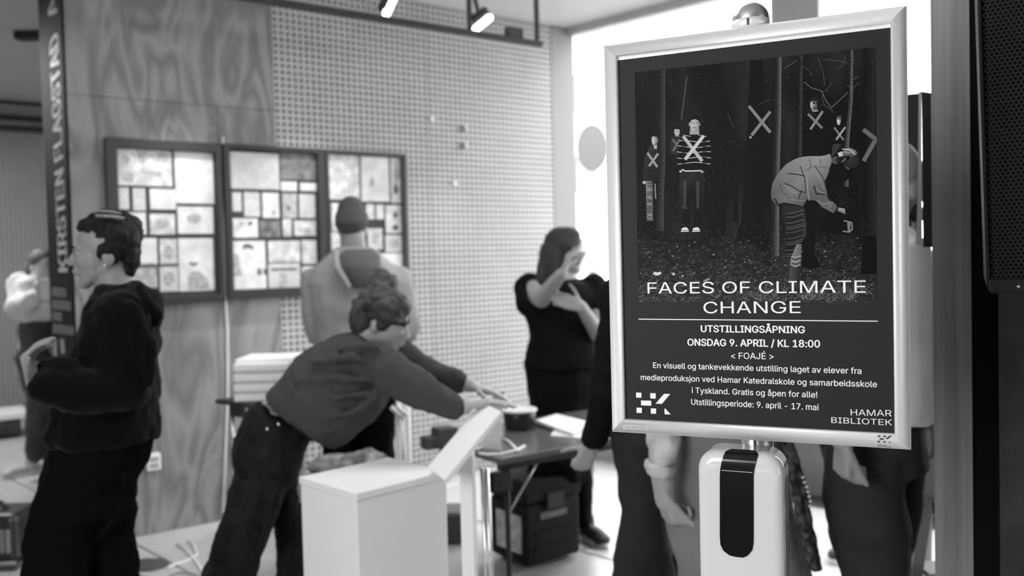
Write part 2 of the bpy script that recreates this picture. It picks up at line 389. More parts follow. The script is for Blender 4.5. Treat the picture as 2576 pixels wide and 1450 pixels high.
PM = Matrix(((pex.x, pez.x, pen.x, PO.x), (pex.y, pez.y, pen.y, PO.y), (pex.z, pez.z, pen.z, PO.z), (0, 0, 0, 1)))  # local x right, y up, z out
PMi = PM.inverted()
def pp(px, py, z=0.0):                   # picture point -> poster coordinates
    q = PMi @ onplane(px, py, PO + pen * z, pen); return q.x, q.y
PWd, PHt, FWd = .45, .635, .0218
stand_base = PO + pex * .214 - pen * .03; stand_base.z = 0
ps = thing('poster_stand', None, 'silver snap frame poster on a pole stand, dark exhibition poster with forest photo', 'poster stand', mw=PM)
def rail(p0, p1, inw):                   # mitred convex snap-frame profile from p0 to p1; inw = inward direction
    p0, p1, inw = Vector(p0), Vector(p1), Vector(inw); d = (p1 - p0).normalized(); V = []; prof = [(0, -.012), (0, .001)]
    for k in range(1, 12):
        t = k / 12; prof.append((FWd * t, .001 + .0085 * math.sin(math.pi * (t * .93)) ** .75))
    prof += [(FWd, .0015), (FWd, -.004)]
    for base, sg in ((p0, 1), (p1, -1)):
        for t, h in prof: V.append(base + d * (sg * t) + inw * t + Vector((0, 0, h)))
    n = len(prof); Fc = [(i, i + 1, n + i + 1, n + i) for i in range(n - 1)] + [tuple(range(n)), tuple(range(2 * n - 1, n - 1, -1))]
    o = mk('frame_rail', V, Fc, M_aluf, ps, True); o.data.polygons.foreach_set('use_smooth', [1 < i < 13 for i in range(len(Fc))]); return o
g = .0004
rail((0, PHt, 0), (PWd, PHt, 0), (0, -1, 0)); rail((PWd, 0, 0), (0, 0, 0), (0, 1, 0))
rail((0, g, 0), (0, PHt - g, 0), (1, 0, 0)); rail((PWd, PHt - g, 0), (PWd, g, 0), (-1, 0, 0))
def pbox(name, a, b, m, label=None, bev=0): return box(name, a, b, m, ps, True, bev, label)
pbox('back_plate', (.003, .003, -.012), (PWd - .003, PHt - .003, -.0075), M_blackp)
pbox('liner_strip', (FWd - .002, PHt - FWd - .0052, -.004), (PWd - FWd + .002, PHt - FWd + .001, -.0036), M_paper, 'pale strip above the poster')
def pg_(v): return max(.004, min(.9, lin(v) / lin(214) * .80 - .006))
M_post = mat('poster_ink', pg_(50), .42, spec=.04)
poster = pbox('poster', (FWd - .002, FWd - .002, -.006), (PWd - FWd + .002, PHt - FWd - .0045, -.0042), M_post, 'dark grey printed poster')
# the printed photograph: flat ink shapes with their own greys
mp_ = bpy.data.materials.new('printed_ink'); mp_.use_nodes = True; nt = mp_.node_tree; b_ = nt.nodes['Principled BSDF']; b_.inputs['Roughness'].default_value = .42; b_.inputs['Specular IOR Level'].default_value = .04
va = nt.nodes.new('ShaderNodeVertexColor'); va.layer_name = 'ink'; nt.links.new(va.outputs[0], b_.inputs['Base Color'])
class Ink:
    def __init__(s): s.V = []; s.F = []; s.C = []; s.z = 0
    def poly(s, pts, g, z):
        b = len(s.V); gs = g if isinstance(g, (list, tuple)) else [g] * len(pts)
        for (x, y), gg in zip(pts, gs):
            u, v = pp(x, y); s.V.append((u, v, -.0041 + z * 4e-5)); s.C.append(pg_(gg))
        s.F.append(tuple(range(b, b + len(pts))))
    def line(s, p, q, wd, g, z, w2=None):
        dx, dy = q[0] - p[0], q[1] - p[1]; L = math.hypot(dx, dy) or 1; nx, ny = -dy / L * wd / 2, dx / L * wd / 2
        k = (w2 if w2 is not None else wd) / wd
        s.poly([(p[0] + nx, p[1] + ny), (q[0] + nx * k, q[1] + ny * k), (q[0] - nx * k, q[1] - ny * k), (p[0] - nx, p[1] - ny)], g, z)
    def pl(s, pts, wd, g, z):
        for a, b in zip(pts, pts[1:]): s.line(a, b, wd, g, z)
    def ell(s, cx, cy, rx, ry, g, z, n=18, rot=0, g2=None):
        ring = []
        for i in range(n):
            t = 2 * math.pi * i / n; x, y = rx * math.cos(t), ry * math.sin(t); ring.append((cx + x * math.cos(rot) - y * math.sin(rot), cy + x * math.sin(rot) + y * math.cos(rot)))
        if g2 is None: s.poly(ring, g, z)
        else:
            for i in range(n): s.poly([(cx, cy), ring[i], ring[(i + 1) % n]], [g, g2(ring[i]), g2(ring[(i + 1) % n])], z)
    def build(s, name, parent):
        me = bpy.data.meshes.new(name); me.from_pydata(s.V, [], s.F); me.materials.append(mp_)
        at_ = me.color_attributes.new('ink', 'FLOAT_COLOR', 'POINT')
        at_.data.foreach_set('color', [c for g in s.C for c in (g, g, g, 1)])
        o = link(bpy.data.objects.new(name, me)); o.parent = parent; return o
I = Ink(); rnd = random.Random(3)
TL, TR, BR, BL = (1595, 181), (2202, 117), (2207, 766), (1604, 764)
def quadp(u, v):
    t = (TL[0] + (TR[0] - TL[0]) * u, TL[1] + (TR[1] - TL[1]) * u); b = (BL[0] + (BR[0] - BL[0]) * u, BL[1] + (BR[1] - BL[1]) * u)
    return (t[0] + (b[0] - t[0]) * v, t[1] + (b[1] - t[1]) * v)
NX, NY = 60, 60
def bgv(u, v):
    x, y = quadp(u, v); n = noise.fractal(Vector((x * .012, y * .004, 1)), 1, 2, 3)
    base = 31 + 15 * n
    if v > .72: base = 33 + 16 * (v - .72) / .28 + 9 * noise.fractal(Vector((x * .02, y * .05, 5)), 1, 2, 3) * 1.2
    return max(14, base)
for i in range(NX):
    for j in range(NY):
        c = [(i / NX, j / NY), ((i + 1) / NX, j / NY), ((i + 1) / NX, (j + 1) / NY), (i / NX, (j + 1) / NY)]
        I.poly([quadp(*p) for p in c], [bgv(*p) for p in c], 0)
def clampq(x, y): return 1600 < x < 2200 and y < 762 and y > 181 - (x - 1595) * .1054 + 4
# undergrowth specks between the trunks
for k in range(6500):
    u, v = rnd.random(), rnd.random() ** .9 * .8; x, y = quadp(u, v); L = rnd.uniform(1.2, 5); a = rnd.choice([rnd.gauss(0, .35), rnd.gauss(1.4, .3)])
    g = 26 + 30 * max(0, noise.noise(Vector((x * .018, y * .01, 3)))) + abs(rnd.gauss(0, 13)) * (1 if rnd.random() < .9 else 2.5)
    q = (x + L * math.cos(a), y + L * math.sin(a))
    if clampq(x, y) and clampq(*q): I.line((x, y), q, rnd.uniform(.5, 1.15), min(g, 125), 1)
def trunk(pts, wl_, g, ge, z, bark=60):      # pts: (x, y, width)
    for (x1, y1, w1), (x2, y2, w2) in zip(pts, pts[1:]):
        for a0, a1, ga, gb in ((-.5, 0, g * .7, g), (0, .28, g, ge * .8), (.28, .5, ge * .8, ge)):
            I.poly([(x1 + w1 * a0, y1), (x1 + w1 * a1, y1), (x2 + w2 * a1, y2), (x2 + w2 * a0, y2)], [ga, gb, gb, ga], z)
        for k in range(int(abs(y2 - y1) * wl_)):
            t = rnd.random(); x = x1 + (x2 - x1) * t + rnd.uniform(-.4, .45) * w1; y = y1 + (y2 - y1) * t
            I.line((x, y), (x + rnd.uniform(1, 3.5), y + rnd.uniform(-.5, .5)), .9, g * rnd.uniform(.6, 2.0), z + 1)
trunk([(1664, 175, 15), (1664, 400, 16), (1660, 500, 17), (1658, 582, 22)], .5, 46, 66, 8)
trunk([(1902, 150, 34), (1900, 340, 40), (1893, 560, 60), (1890, 612, 90)], .4, 24, 28, 1)
trunk([(1955, 143, 20), (1953, 300, 22), (1948, 470, 22), (1944, 645, 30)], .8, 40, 92, 3)
trunk([(2014, 137, 9), (2013, 250, 9), (2010, 400, 12)], .5, 46, 62, 3)
trunk([(2142, 124, 8), (2140, 250, 9), (2130, 360, 11), (2128, 470, 12)], .7, 62, 96, 3)
trunk([(2186, 122, 28), (2186, 330, 28), (2190, 600, 30)], .9, 34, 48, 3)
trunk([(1726, 190, 4), (1712, 300, 4)], .2, 60, 80, 3); trunk([(1845, 300, 10), (1850, 560, 14)], .4, 30, 34, 3)
# branches
for pts, wd, g in (([(2022, 205), (2040, 220), (2066, 228), (2076, 250), (2090, 270), (2100, 262), (2132, 232)], 1.8, 95), ([(2076, 230), (2093, 207)], 1.3, 85), ([(2056, 140), (2070, 180), (2074, 215)], 1.5, 75),
                   ([(2070, 148), (2110, 152), (2132, 157)], 1.3, 80), ([(2128, 138), (2118, 165), (2102, 175)], 1.5, 75), ([(1973, 170), (1990, 160), (2004, 150)], 1.4, 90), ([(2018, 165), (2034, 175), (2044, 190)], 1.3, 70),
                   ([(2070, 228), (2068, 250), (2072, 262), (2090, 275)], 1.3, 80), ([(2145, 200), (2160, 190)], 1.3, 90), ([(2143, 226), (2160, 205)], 1.3, 80), ([(2140, 220), (2130, 212)], 1.2, 80), ([(2092, 270), (2093, 285)], 1.2, 80),
                   ([(1908, 262), (1935, 250)], 1.2, 70), ([(1684, 198), (1690, 212)], 1.1, 60), ([(2025, 265), (2040, 282), (2068, 300)], 1.1, 60)): I.pl(pts, wd, g, 6)
# tape crosses
def tape(a, b, wd, g, z): I.line(a, b, wd, g, z); I.line((a[0] + .8, a[1]), (b[0] + .8, b[1]), wd * .3, g * 1.08, z + 1)
tape((1883, 266), (1937, 333), 8, 108, 12); tape((1937, 280), (1890, 340), 8, 108, 14); I.ell(1887, 345, 3.5, 3.5, 125, 15)
tape((1829, 283), (1846, 322), 3, 52, 12)
for a, b in (((2171, 325), (2203, 350)), ((2203, 350), (2172, 405))): tape(a, b, 11, 88, 12)
# left figure in a quilted jacket, half behind the trunk
I.poly([(1640, 362), (1630, 372), (1620, 395), (1615, 455), (1623, 457), (1627, 450), (1628, 456), (1657, 455), (1657, 372), (1650, 362)], [55, 50, 44, 40, 40, 38, 42, 34, 36, 45], 5)
for yy in range(384, 452, 9): I.pl([(1628, yy), (1642, yy + 3), (1656, yy)], 1.1, 30, 6)
I.ell(1646, 352, 8.5, 14, 150, 6, g2=lambda p: 165 if p[0] < 1646 else 60); I.poly([(1638, 343), (1640, 337), (1652, 336), (1656, 345), (1650, 343)], 28, 7)
I.poly([(1642, 362), (1651, 362), (1651, 374), (1644, 374)], 150, 6)
tape((1627, 384), (1652, 420), 6, 125, 7); tape((1654, 386), (1631, 418), 6, 125, 9); I.ell(1619, 459, 4.5, 4, 150, 7)
I.poly([(1623, 455), (1640, 455), (1641, 556), (1625, 556)], [110, 80, 85, 70], 5)
for yy in range(460, 552, 6): I.line((1626, yy), (1639, yy + rnd.uniform(-3, 5)), 1.6, rnd.choice([135, 40]), 6)
I.pl([(1646, 462), (1648, 500)], 3, 120, 6)
# small figure between
I.ell(1701.5, 331, 7, 11, 150, 5); I.poly([(1695, 324), (1696, 318), (1708, 318), (1709, 325)], 24, 6); I.ell(1699, 330, 1.4, .8, 60, 6); I.ell(1705, 330, 1.4, .8, 60, 6)
I.poly([(1697, 341), (1686, 347), (1683, 385), (1690, 388), (1712, 388), (1714, 343), (1706, 341)], 46, 4); I.line((1697, 342), (1708, 342), 2, 110, 5)
tape((1690, 350), (1700, 362), 4.5, 95, 6); tape((1708, 350), (1692, 379), 4.5, 95, 6)
# main figure in the striped sweater
I.poly([(1735, 322), (1757, 322), (1758, 338), (1733, 338)], 135, 6)
I.ell(1746, 312, 12, 19, 165, 7, g2=lambda p: 120 if p[0] > 1746 else 150)
I.poly([(1733, 309), (1733, 299), (1739, 293), (1748, 291), (1757, 294), (1760, 301), (1759, 309), (1756, 303), (1748, 299), (1739, 301)], 20, 8)
I.line((1739, 309), (1745, 308), 1.6, 45, 8); I.line((1749, 308), (1755, 309), 1.6, 45, 8); I.line((1746, 310), (1745.5, 317), 1.3, 95, 8); I.line((1741, 320.5), (1750, 320.5), 1.6, 70, 8); I.ell(1733, 312, 2, 4.5, 130, 7); I.ell(1759, 312, 2, 4.5, 95, 7)
I.poly([(1733, 336), (1715, 343), (1706, 362), (1702, 400), (1703, 425), (1712, 430), (1770, 430), (1783, 428), (1787, 400), (1783, 360), (1775, 345), (1758, 336), (1746, 340)], 24, 5)
for k, (yy, xa, xb) in enumerate(((341, 1718, 1736), (341, 1756, 1776), (355, 1706, 1785), (369, 1703, 1786), (383, 1702, 1787), (396.6, 1702, 1787), (410, 1703, 1786))):
    n_ = 8; pts = [(xa + (xb - xa) * i / n_, yy + (2.2 * math.cos(i * math.pi / 4 + k) if xb - xa > 30 else -1.5 + i * .4)) for i in range(n_ + 1)]
    for i_, (a, b) in enumerate(zip(pts, pts[1:])): I.line(a, b, 1.7, 165 if i_ not in (1, 6) else 90, 6)
I.pl([(1714, 426), (1722, 430), (1740, 430), (1762, 429), (1768, 433)], 3, 185, 8); I.ell(1711, 431, 4, 2.8, 160, 8); I.ell(1765, 432, 4, 2.5, 160, 8)
tape((1717, 342), (1765, 405), 8.5, 150, 10); tape((1769, 341), (1722, 401), 8.5, 165, 12)
I.poly([(1709, 433), (1770, 433), (1771, 470), (1766, 560), (1744, 575), (1742, 480), (1738, 480), (1733, 575), (1716, 560), (1707, 470)], [40, 40, 46, 30, 24, 30, 30, 22, 30, 44], 5)
for xa in (1721, 1754):
    for k in range(7): I.poly([(xa - 7 + k, 455), (xa + 7 - k, 455), (xa + 5 - k * .6, 525), (xa - 5 + k * .6, 525)], [38 + 5 * k, 38 + 5 * k, 30 + 5 * k, 30 + 5 * k], 6 + k * .3)
I.pl([(1712, 518), (1720, 524), (1728, 524)], 1.2, 85, 9)
for xa in (1721.5, 1750): I.poly([(xa - 9, 576), (xa - 4, 573), (xa + 4, 572), (xa + 9, 577), (xa + 8, 579), (xa - 8, 579)], 200, 8); I.line((xa - 10, 582), (xa + 10, 581.5), 3, 190, 8)
# dark figures on the right
I.poly([(2034, 276), (2024, 285), (2016, 310), (2018, 395), (2084, 395), (2082, 300), (2070, 282), (2058, 276)], 19, 5)
I.ell(2047, 262, 9.5, 15, 120, 6, g2=lambda p: 165 if p[0] < 2044 else 50); I.poly([(2037, 256), (2038, 247), (2050, 243), (2060, 248), (2061, 256), (2052, 252)], 40, 7)
I.poly([(2041, 268), (2056, 268), (2057, 278), (2043, 279)], [160, 60, 55, 165], 6); I.ell(2047, 258, 3.4, 2.6, 40, 7); I.ell(2055, 259, 3, 2.6, 45, 7); I.pl([(2042, 278), (2050, 279.5), (2058, 278)], 1.4, 170, 8)
tape((2032, 286), (2068, 322), 6.5, 100, 8); tape((2069, 279), (2038, 325), 6.5, 112, 10)
I.poly([(2104, 314), (2095, 318), (2092, 362), (2124, 362), (2127, 322), (2114, 314)], 26, 6); I.ell(2110, 302, 5.5, 12, 175, 7, g2=lambda p: 175 if p[0] < 2112 else 70); I.poly([(2103, 299), (2104, 291), (2115, 289), (2117, 297), (2110, 296)], 60, 8); I.line((2106, 299), (2114, 299), 2.2, 40, 8)
tape((2098, 320), (2122, 352), 5, 100, 8); tape((2126, 319), (2103, 351), 5, 130, 10); I.poly([(2095, 362), (2118, 362), (2108, 375), (2096, 392), (2091, 392)], 55, 6)
# forest floor: litter and grass strokes
for k in range(5200):
    v = .66 + .335 * rnd.random() ** .8; u = rnd.random(); x, y = quadp(u, v); dens = (v - .6) / .4
    if rnd.random() > dens + .15: continue
    a = rnd.gauss(0, .5) if rnd.random() < .65 else rnd.gauss(-.9, .4); L = rnd.uniform(3, 13) * (.5 + .7 * dens)
    q = (x + L * math.cos(a), y + L * math.sin(a))
    if clampq(x, y) and clampq(*q): I.line((x, y), q, rnd.uniform(.6, 1.5), rnd.choice([26, 45, 60, 75, 90, 110]) * (.6 + .5 * dens), 4 + rnd.random() * 3, .5)
for k in range(150):
    u, v = rnd.random(), rnd.uniform(.74, .99); x, y = quadp(u, v)
    if clampq(x + 6, y) and clampq(x - 6, y - 4): I.poly([(x - rnd.uniform(1, 4), y), (x, y - rnd.uniform(1, 2.5)), (x + rnd.uniform(1, 4), y), (x, y + rnd.uniform(1, 2.5))], rnd.uniform(70, 140), 8)
I.poly([(1640, 689), (1646, 684), (1652, 686), (1660, 684), (1663, 689), (1656, 693), (1648, 694)], 185, 9); I.poly([(1687, 688), (1694, 686), (1698, 690), (1692, 694)], 165, 9); I.poly([(1712, 693), (1719, 693), (1716, 698)], 160, 9)
I.poly([(1770, 705), (1782, 699), (1786, 703), (1776, 709), (1766, 710)], 120, 9)
for cx in (1930, 2120, 2050):    # grass tufts
    for k in range(70):
        a = rnd.uniform(-2.7, -.4); L = rnd.uniform(14, 40); x = cx + rnd.uniform(-30, 30); y = min(758, 752 + rnd.uniform(-8, 6)); I.line((x, y), (x + L * math.cos(a), y + L * math.sin(a)), 1.3, rnd.choice([40, 70, 95, 120]), 8, .4)
I.poly([(2170, 595), (2203, 592), (2205, 690), (2165, 690)], 20, 8)
# bending worker with helmet and saw
J = lambda x, y: (1850 + x / 3.4526, 360 + y / 3.4526)
I.poly([(2018, 500), (2052, 505), (2050, 560), (2048, 640), (2066, 672), (2040, 678), (2016, 672), (2022, 590)], 15, 9)
I.poly([J(*p) for p in ((400, 540), (590, 550), (612, 700), (610, 800), (570, 870), (575, 1060), (470, 1075), (430, 1000), (440, 880), (430, 760))], [44, 48, 60, 60, 44, 40, 36, 30, 36, 40], 10)
for k in range(26):
    y = 600 + k * 17; I.pl([J(440 + rnd.uniform(-10, 10), y + 12), J(500, y + rnd.uniform(4, 10)), J(590 - max(0, y - 800) * .15, y - 20)], 1.5, rnd.choice([78, 90, 26, 24]), 11)
I.poly([J(*p) for p in ((530, 880), (572, 880), (570, 950), (565, 1060), (520, 1082), (468, 1062), (480, 1000))], [120, 90, 100, 90, 120, 110, 110], 12)
for k in range(5): I.pl([J(485, 985 + k * 20), J(520, 995 + k * 20), J(565, 980 + k * 20)], 1.8, 45 if k % 2 else 150, 13)
I.poly([J(*p) for p in ((468, 1078), (552, 1078), (555, 1180), (600, 1250), (600, 1290), (480, 1290), (465, 1180))], [70, 44, 40, 36, 32, 46, 72], 12)
jk = [(805, 90), (800, 100), (740, 112), (640, 112), (580, 118), (520, 135), (440, 180), (390, 235), (350, 290), (322, 340), (308, 400), (306, 450), (310, 490), (350, 540), (420, 515), (500, 530), (585, 548), (620, 490), (700, 500), (750, 555), (850, 610), (885, 560), (800, 480), (792, 420), (770, 340), (800, 280), (820, 220), (838, 150), (825, 100)]
jg = [130, 125, 128, 128, 124, 118, 112, 105, 98, 92, 88, 80, 70, 60, 96, 90, 84, 82, 88, 96, 90, 80, 84, 90, 92, 92, 100, 108, 120]
I.poly([J(*p) for p in jk], jg, 13)
for pts, wd, g in (([(450, 262), (560, 275), (600, 290)], 5, 42), ([(560, 200), (600, 300), (612, 420)], 4, 40), ([(600, 240), (680, 198), (800, 215)], 2, 45), ([(610, 430), (560, 420), (480, 370), (420, 350)], 5, 46), ([(545, 490), (570, 410)], 4, 32), ([(690, 200), (760, 300), (775, 350)], 4, 56),
                   ([(680, 370), (700, 440), (780, 445)], 6, 40), ([(430, 360), (480, 420), (540, 440)], 3, 130), ([(640, 500), (620, 380), (615, 300)], 5, 128), ([(700, 260), (740, 330), (770, 400)], 3, 132), ([(700, 500), (760, 530), (810, 520)], 3, 130), ([(380, 345), (400, 420), (470, 480)], 3, 60),
                   ([(470, 490), (560, 500), (600, 500)], 3, 120), ([(700, 395), (740, 430), (785, 440)], 3, 135), ([(340, 480), (370, 545), (410, 560)], 5, 28), ([(640, 130), (650, 200), (640, 240)], 4, 82), ([(730, 135), (745, 200)], 4, 84)): I.pl([J(*p) for p in pts], wd / 2, g, 15)
I.poly([J(*p) for p in ((800, 510), (840, 505), (880, 545), (850, 600), (815, 580))], [110, 96, 84, 70, 90], 15)
I.poly([J(*p) for p in ((820, 200), (900, 170), (990, 240), (990, 300), (960, 330), (860, 330), (800, 300))], 14, 14)
I.ell(*J(1000, 130), 22, 27, 52, 15, rot=-.5, g2=lambda p: 110 if p[1] < 385 else 38); I.pl([J(925, 50), J(990, 55), J(1040, 100)], 2.2, 175, 17); I.pl([J(940, 75), J(1000, 85)], 1.6, 150, 17)
I.poly([J(*p) for p in ((885, 85), (925, 70), (935, 110), (900, 120))], 165, 16); I.ell(*J(880, 148), 14, 10, 44, 17, g2=lambda p: 85 if p[0] < 2103 else 30)
I.pl([J(920, 165), J(960, 130)], 2, 120, 18); I.poly([J(*p) for p in ((960, 110), (1000, 110), (980, 150), (955, 150))], 18, 17)
I.poly([J(*p) for p in ((840, 600), (960, 610), (1010, 660), (1000, 790), (880, 790), (720, 760), (690, 640), (760, 640))], 14, 11)
I.poly([J(*p) for p in ((895, 560), (950, 570), (955, 620), (885, 590))], [140, 130, 90, 100], 16)
I.pl([J(940, 675), J(1010, 690), J(1015, 750), J(985, 775), J(930, 765)], 3, 120, 16); I.poly([J(*p) for p in ((970, 690), (1000, 690), (995, 770), (975, 770))], 105, 15)
photo = I.build('printed_photo', poster)
M_text = mat('poster_white_ink', .80, .4, spec=.3)
try:
    import os
    FONT = bpy.data.fonts.load(os.path.join(bpy.utils.resource_path('LOCAL'), 'datafiles', 'fonts', 'Inter.woff2'))
except Exception: FONT = None
def text_mesh(s, bold=0.0):                 # glyph outlines -> flat faces by winding number (overlapping contours stay clean)
    from mathutils.geometry import delaunay_2d_cdt
    VV, FF = [], []
    cu = bpy.data.curves.new('lettering', 'FONT'); cu.body = s; cu.resolution_u = 4; cu.fill_mode = 'NONE'
    if FONT: cu.font = FONT
    o = bpy.data.objects.new('lettering', cu); COL.objects.link(o); dg = bpy.context.evaluated_depsgraph_get(); dg.update()
    me = bpy.data.meshes.new_from_object(o.evaluated_get(dg)); bpy.data.objects.remove(o); bpy.data.curves.remove(cu)
    P = [Vector((v.co.x, v.co.y)) for v in me.vertices]; nxt = {}
    for e in me.edges:
        i, j = e.vertices
        if abs(i - j) == 1: nxt[min(i, j)] = max(i, j)
        else: nxt[max(i, j)] = min(i, j)
    loops, seen = [], set()
    for i in sorted(nxt):
        if i in seen: continue
        L, k = [], i
        while k in nxt and k not in seen: seen.add(k); L.append(k); k = nxt[k]
        if len(L) > 2: loops.append(L)
    # group loops whose bounding boxes overlap (one glyph at a time)
    bbs = [(min(P[i].x for i in L), max(P[i].x for i in L), min(P[i].y for i in L), max(P[i].y for i in L)) for L in loops]; grp = list(range(len(loops)))
    for x in range(len(loops)):
        for y in range(x + 1, len(loops)):
            A, B = bbs[x], bbs[y]
            if A[0] < B[1] and B[0] < A[1] and A[2] < B[3] and B[2] < A[3] and grp[x] != grp[y]:
                g0_, g1_ = grp[x], grp[y]; grp = [g0_ if q == g1_ else q for q in grp]
    for g_ in sorted(set(grp)):
        Ls = [loops[i] for i in range(len(loops)) if grp[i] == g_]; vs, es = [], []
        for L in Ls:
            b = len(vs); n = len(L); vs += [P[i] for i in L]; es += [(b + k, b + (k + 1) % n) for k in range(n)]
        seg = [(vs[i], vs[j]) for i, j in es]
        ov, oe, of, *_r = delaunay_2d_cdt(vs, es, [], 0, 1e-6)
        b0 = len(VV); VV += [(v.x, v.y, 0) for v in ov]
        for f in of:
            c = sum((ov[i] for i in f), Vector((0, 0))) / len(f); wn = 0
            for p, q in seg:
                if (p.y <= c.y) != (q.y <= c.y):
                    x = p.x + (q.x - p.x) * (c.y - p.y) / (q.y - p.y)
                    if x > c.x: wn += 1 if q.y > p.y else -1
            if wn: FF.append(tuple(b0 + i for i in f))
    me2 = bpy.data.meshes.new('lettering'); me2.from_pydata(VV, [], FF); return me2
capm = text_mesh('H'); CAPH = max(v.co.y for v in capm.vertices) - min(v.co.y for v in capm.vertices)
def lettering(s, ul, vl, ur, vr, cap, parent, m, bold=0, z=-.0024, M=None, name='lettering'):
    me = text_mesh(s, bold); xs = [v.co.x for v in me.vertices]; x0, x1 = min(xs), max(xs); L = math.hypot(ur - ul, vr - vl)
    sx, sy = L / (x1 - x0), cap / CAPH; ca, sa = (ur - ul) / L, (vr - vl) / L
    for v in me.vertices:
        x, y = (v.co.x - x0) * sx, v.co.y * sy; u, w_ = ul + x * ca - y * sa, vl + x * sa + y * ca
        v.co = Vector((u, w_, z)) if M is None else M(u, w_)
    me.materials.clear(); me.materials.append(m)
    if bold:                                   # heavier strokes: shifted copies of the flat glyphs, joined
        n = len(me.vertices); V = [v.co.copy() for v in me.vertices]; Fc = [tuple(p.vertices) for p in me.polygons]; VV, FF = [], []
        e = bold * cap
        for k, (dx, dy) in enumerate(((-e, 0), (e, 0), (0, e * .7), (0, -e * .7))):
            if M is None: VV += [v + Vector((dx, dy, k * 1e-5)) for v in V]
            else: VV += [v + (M(dx, dy) - M(0, 0)) for v in V]
            FF += [tuple(i + k * n for i in f) for f in Fc]
        me = bpy.data.meshes.new(name); me.from_pydata(VV, [], FF); me.materials.append(m)
    o = link(bpy.data.objects.new(name, me)); o.parent = parent; return o
def ptext(s, xl, yl, xr, yr, cap, bold=0):
    a, b = pp(xl, yl), pp(xr, yr); c0 = pp((xl + xr) / 2, (yl + yr) / 2); c1 = pp((xl + xr) / 2, (yl + yr) / 2 - cap)
    lettering(s, a[0], a[1], b[0], b[1], c1[1] - c0[1], poster, M_text, bold, z=-.0030)
ptext('FACES OF CLIMATE', 1628, 739.3, 2178, 737, 29.5, .0); ptext('CHANGE', 1769, 789, 2014, 788.5, 29.5, .0)
ptext('UTSTILLINGSÅPNING', 1762.6, 836, 2023.7, 839.2, 17, .045); ptext('ONSDAG 9. APRIL / KL 18:00', 1729, 870.3, 2062, 875, 17.5, .045)
ptext('< FOAJÉ >', 1838, 903.5, 1945.7, 905, 15.5, .015)
ptext('En visuell og tankevekkende utstilling laget av elever fra', 1642, 926.8, 2166.5, 942, 14.5, .02)
ptext('medieproduksjon ved Hamar Katedralskole og samarbeidsskole', 1611, 957, 2206, 975.6, 14.5, .02)
ptext('i Tyskland. Gratis og åpen for alle!', 1739.5, 990, 2055.5, 1002, 14.5, .02)
ptext('Utstillingsperiode: 9. april - 17. mai', 1738, 1019.4, 2058.6, 1033.7, 14.8, .02)
ptext('HAMAR', 2140, 1046.4, 2243, 1049, 15.5, .0); ptext('BIBLIOTEK', 2091, 1065.4, 2244, 1071.8, 14.5, .0)
def pshape(name, polys, m, parent, z=-.0030):
    V, Fc = [], []
    for p in polys:
        b = len(V); V += [(*pp(x, y), z) for x, y in p]; Fc.append(tuple(range(b, b + len(p))))
    return mk(name, V, Fc, m, parent, True)
pshape('rule_line', [[(1605, 802.6), (2208, 807.8), (2208, 810.2), (1605, 804.8)]], M_text, poster)
L2 = lambda x, y: (1580 + x / 14.5, 960 + y / 14.5)
q4 = lambda a, b, c, d: [L2(a, b), L2(c, b + (c - a) * .03), L2(c, d), L2(a + 5, d - (c - a) * .03)]
logo = [q4(270, 420, 468, 610), q4(788, 440, 990, 640), q4(452, 708, 828, 900), q4(288, 970, 485, 1168), q4(808, 998, 1005, 1196), [L2(1295, 465), L2(1525, 470), L2(1215, 835), L2(985, 825)], [L2(1308, 1010), L2(1350, 1015), L2(1540, 1222), L2(1318, 1215)]]
pshape('logo', logo, M_text, poster)
# stickers on the lower rail
M_stk = mat('label_film', .45, .5); M_ink = mat('black_ink', .012, .5)
def stk(name, pts, m, z): return mk(name, [(*pp(x, y, .0088), z) for x, y in pts], [(0, 1, 2, 3)], m, ps, True)
stk('sticker', [(1568, 1068), (1629, 1070), (1629, 1083), (1568, 1081)], M_stk, .0098)
V, Fc = [], []
for k in range(4):
    y = 1073 + k * 2.6
    for x in range(1571, 1624, 6):
        if rnd.random() < .75: b = len(V); V += [(*pp(x, y, .0088), .0100), (*pp(x + 4.5, y + .2, .0088), .0100), (*pp(x + 4.5, y + 1, .0088), .0100), (*pp(x, y + .8, .0088), .0100)]; Fc.append((b, b + 1, b + 2, b + 3))
mk('sticker_print', V, Fc, mat('grey_ink', .18, .6), ps, True)
L3 = lambda x, y: (2190 + x / 16.11, 1060 + y / 16.11)
lg = [[L3(*p) for p in s_] for s_ in ([(295, 570), (370, 575), (370, 642), (295, 638)], [(520, 580), (598, 585), (600, 652), (522, 645)], [(368, 690), (525, 695), (525, 757), (370, 750)], [(288, 790), (375, 795), (375, 862), (290, 858)], [(520, 805), (603, 808), (603, 868), (522, 866)], [(740, 600), (850, 570), (690, 728), (612, 720)], [(740, 815), (835, 885), (742, 880)])]
V, Fc = [], []
for p in lg: b = len(V); V += [(*pp(x, y, .0090), .0100) for x, y in p]; Fc.append(tuple(range(b, b + len(p))))
mk('logo_sticker', V, Fc, M_ink, ps, True)
def p3(px, py, z=.0092): return pp(px, py, z)
a, b = p3(2208.5, 1121.2), p3(2229, 1122.6); lettering('HAMAR', a[0], a[1], b[0], b[1], .0013, ps, M_ink, .05, z=.0092, name='sticker_lettering')
a, b = p3(2208.8, 1125), p3(2243, 1127.3); lettering('KULTURHUS', a[0], a[1], b[0], b[1], .0013, ps, M_ink, .05, z=.0088, name='sticker_lettering')
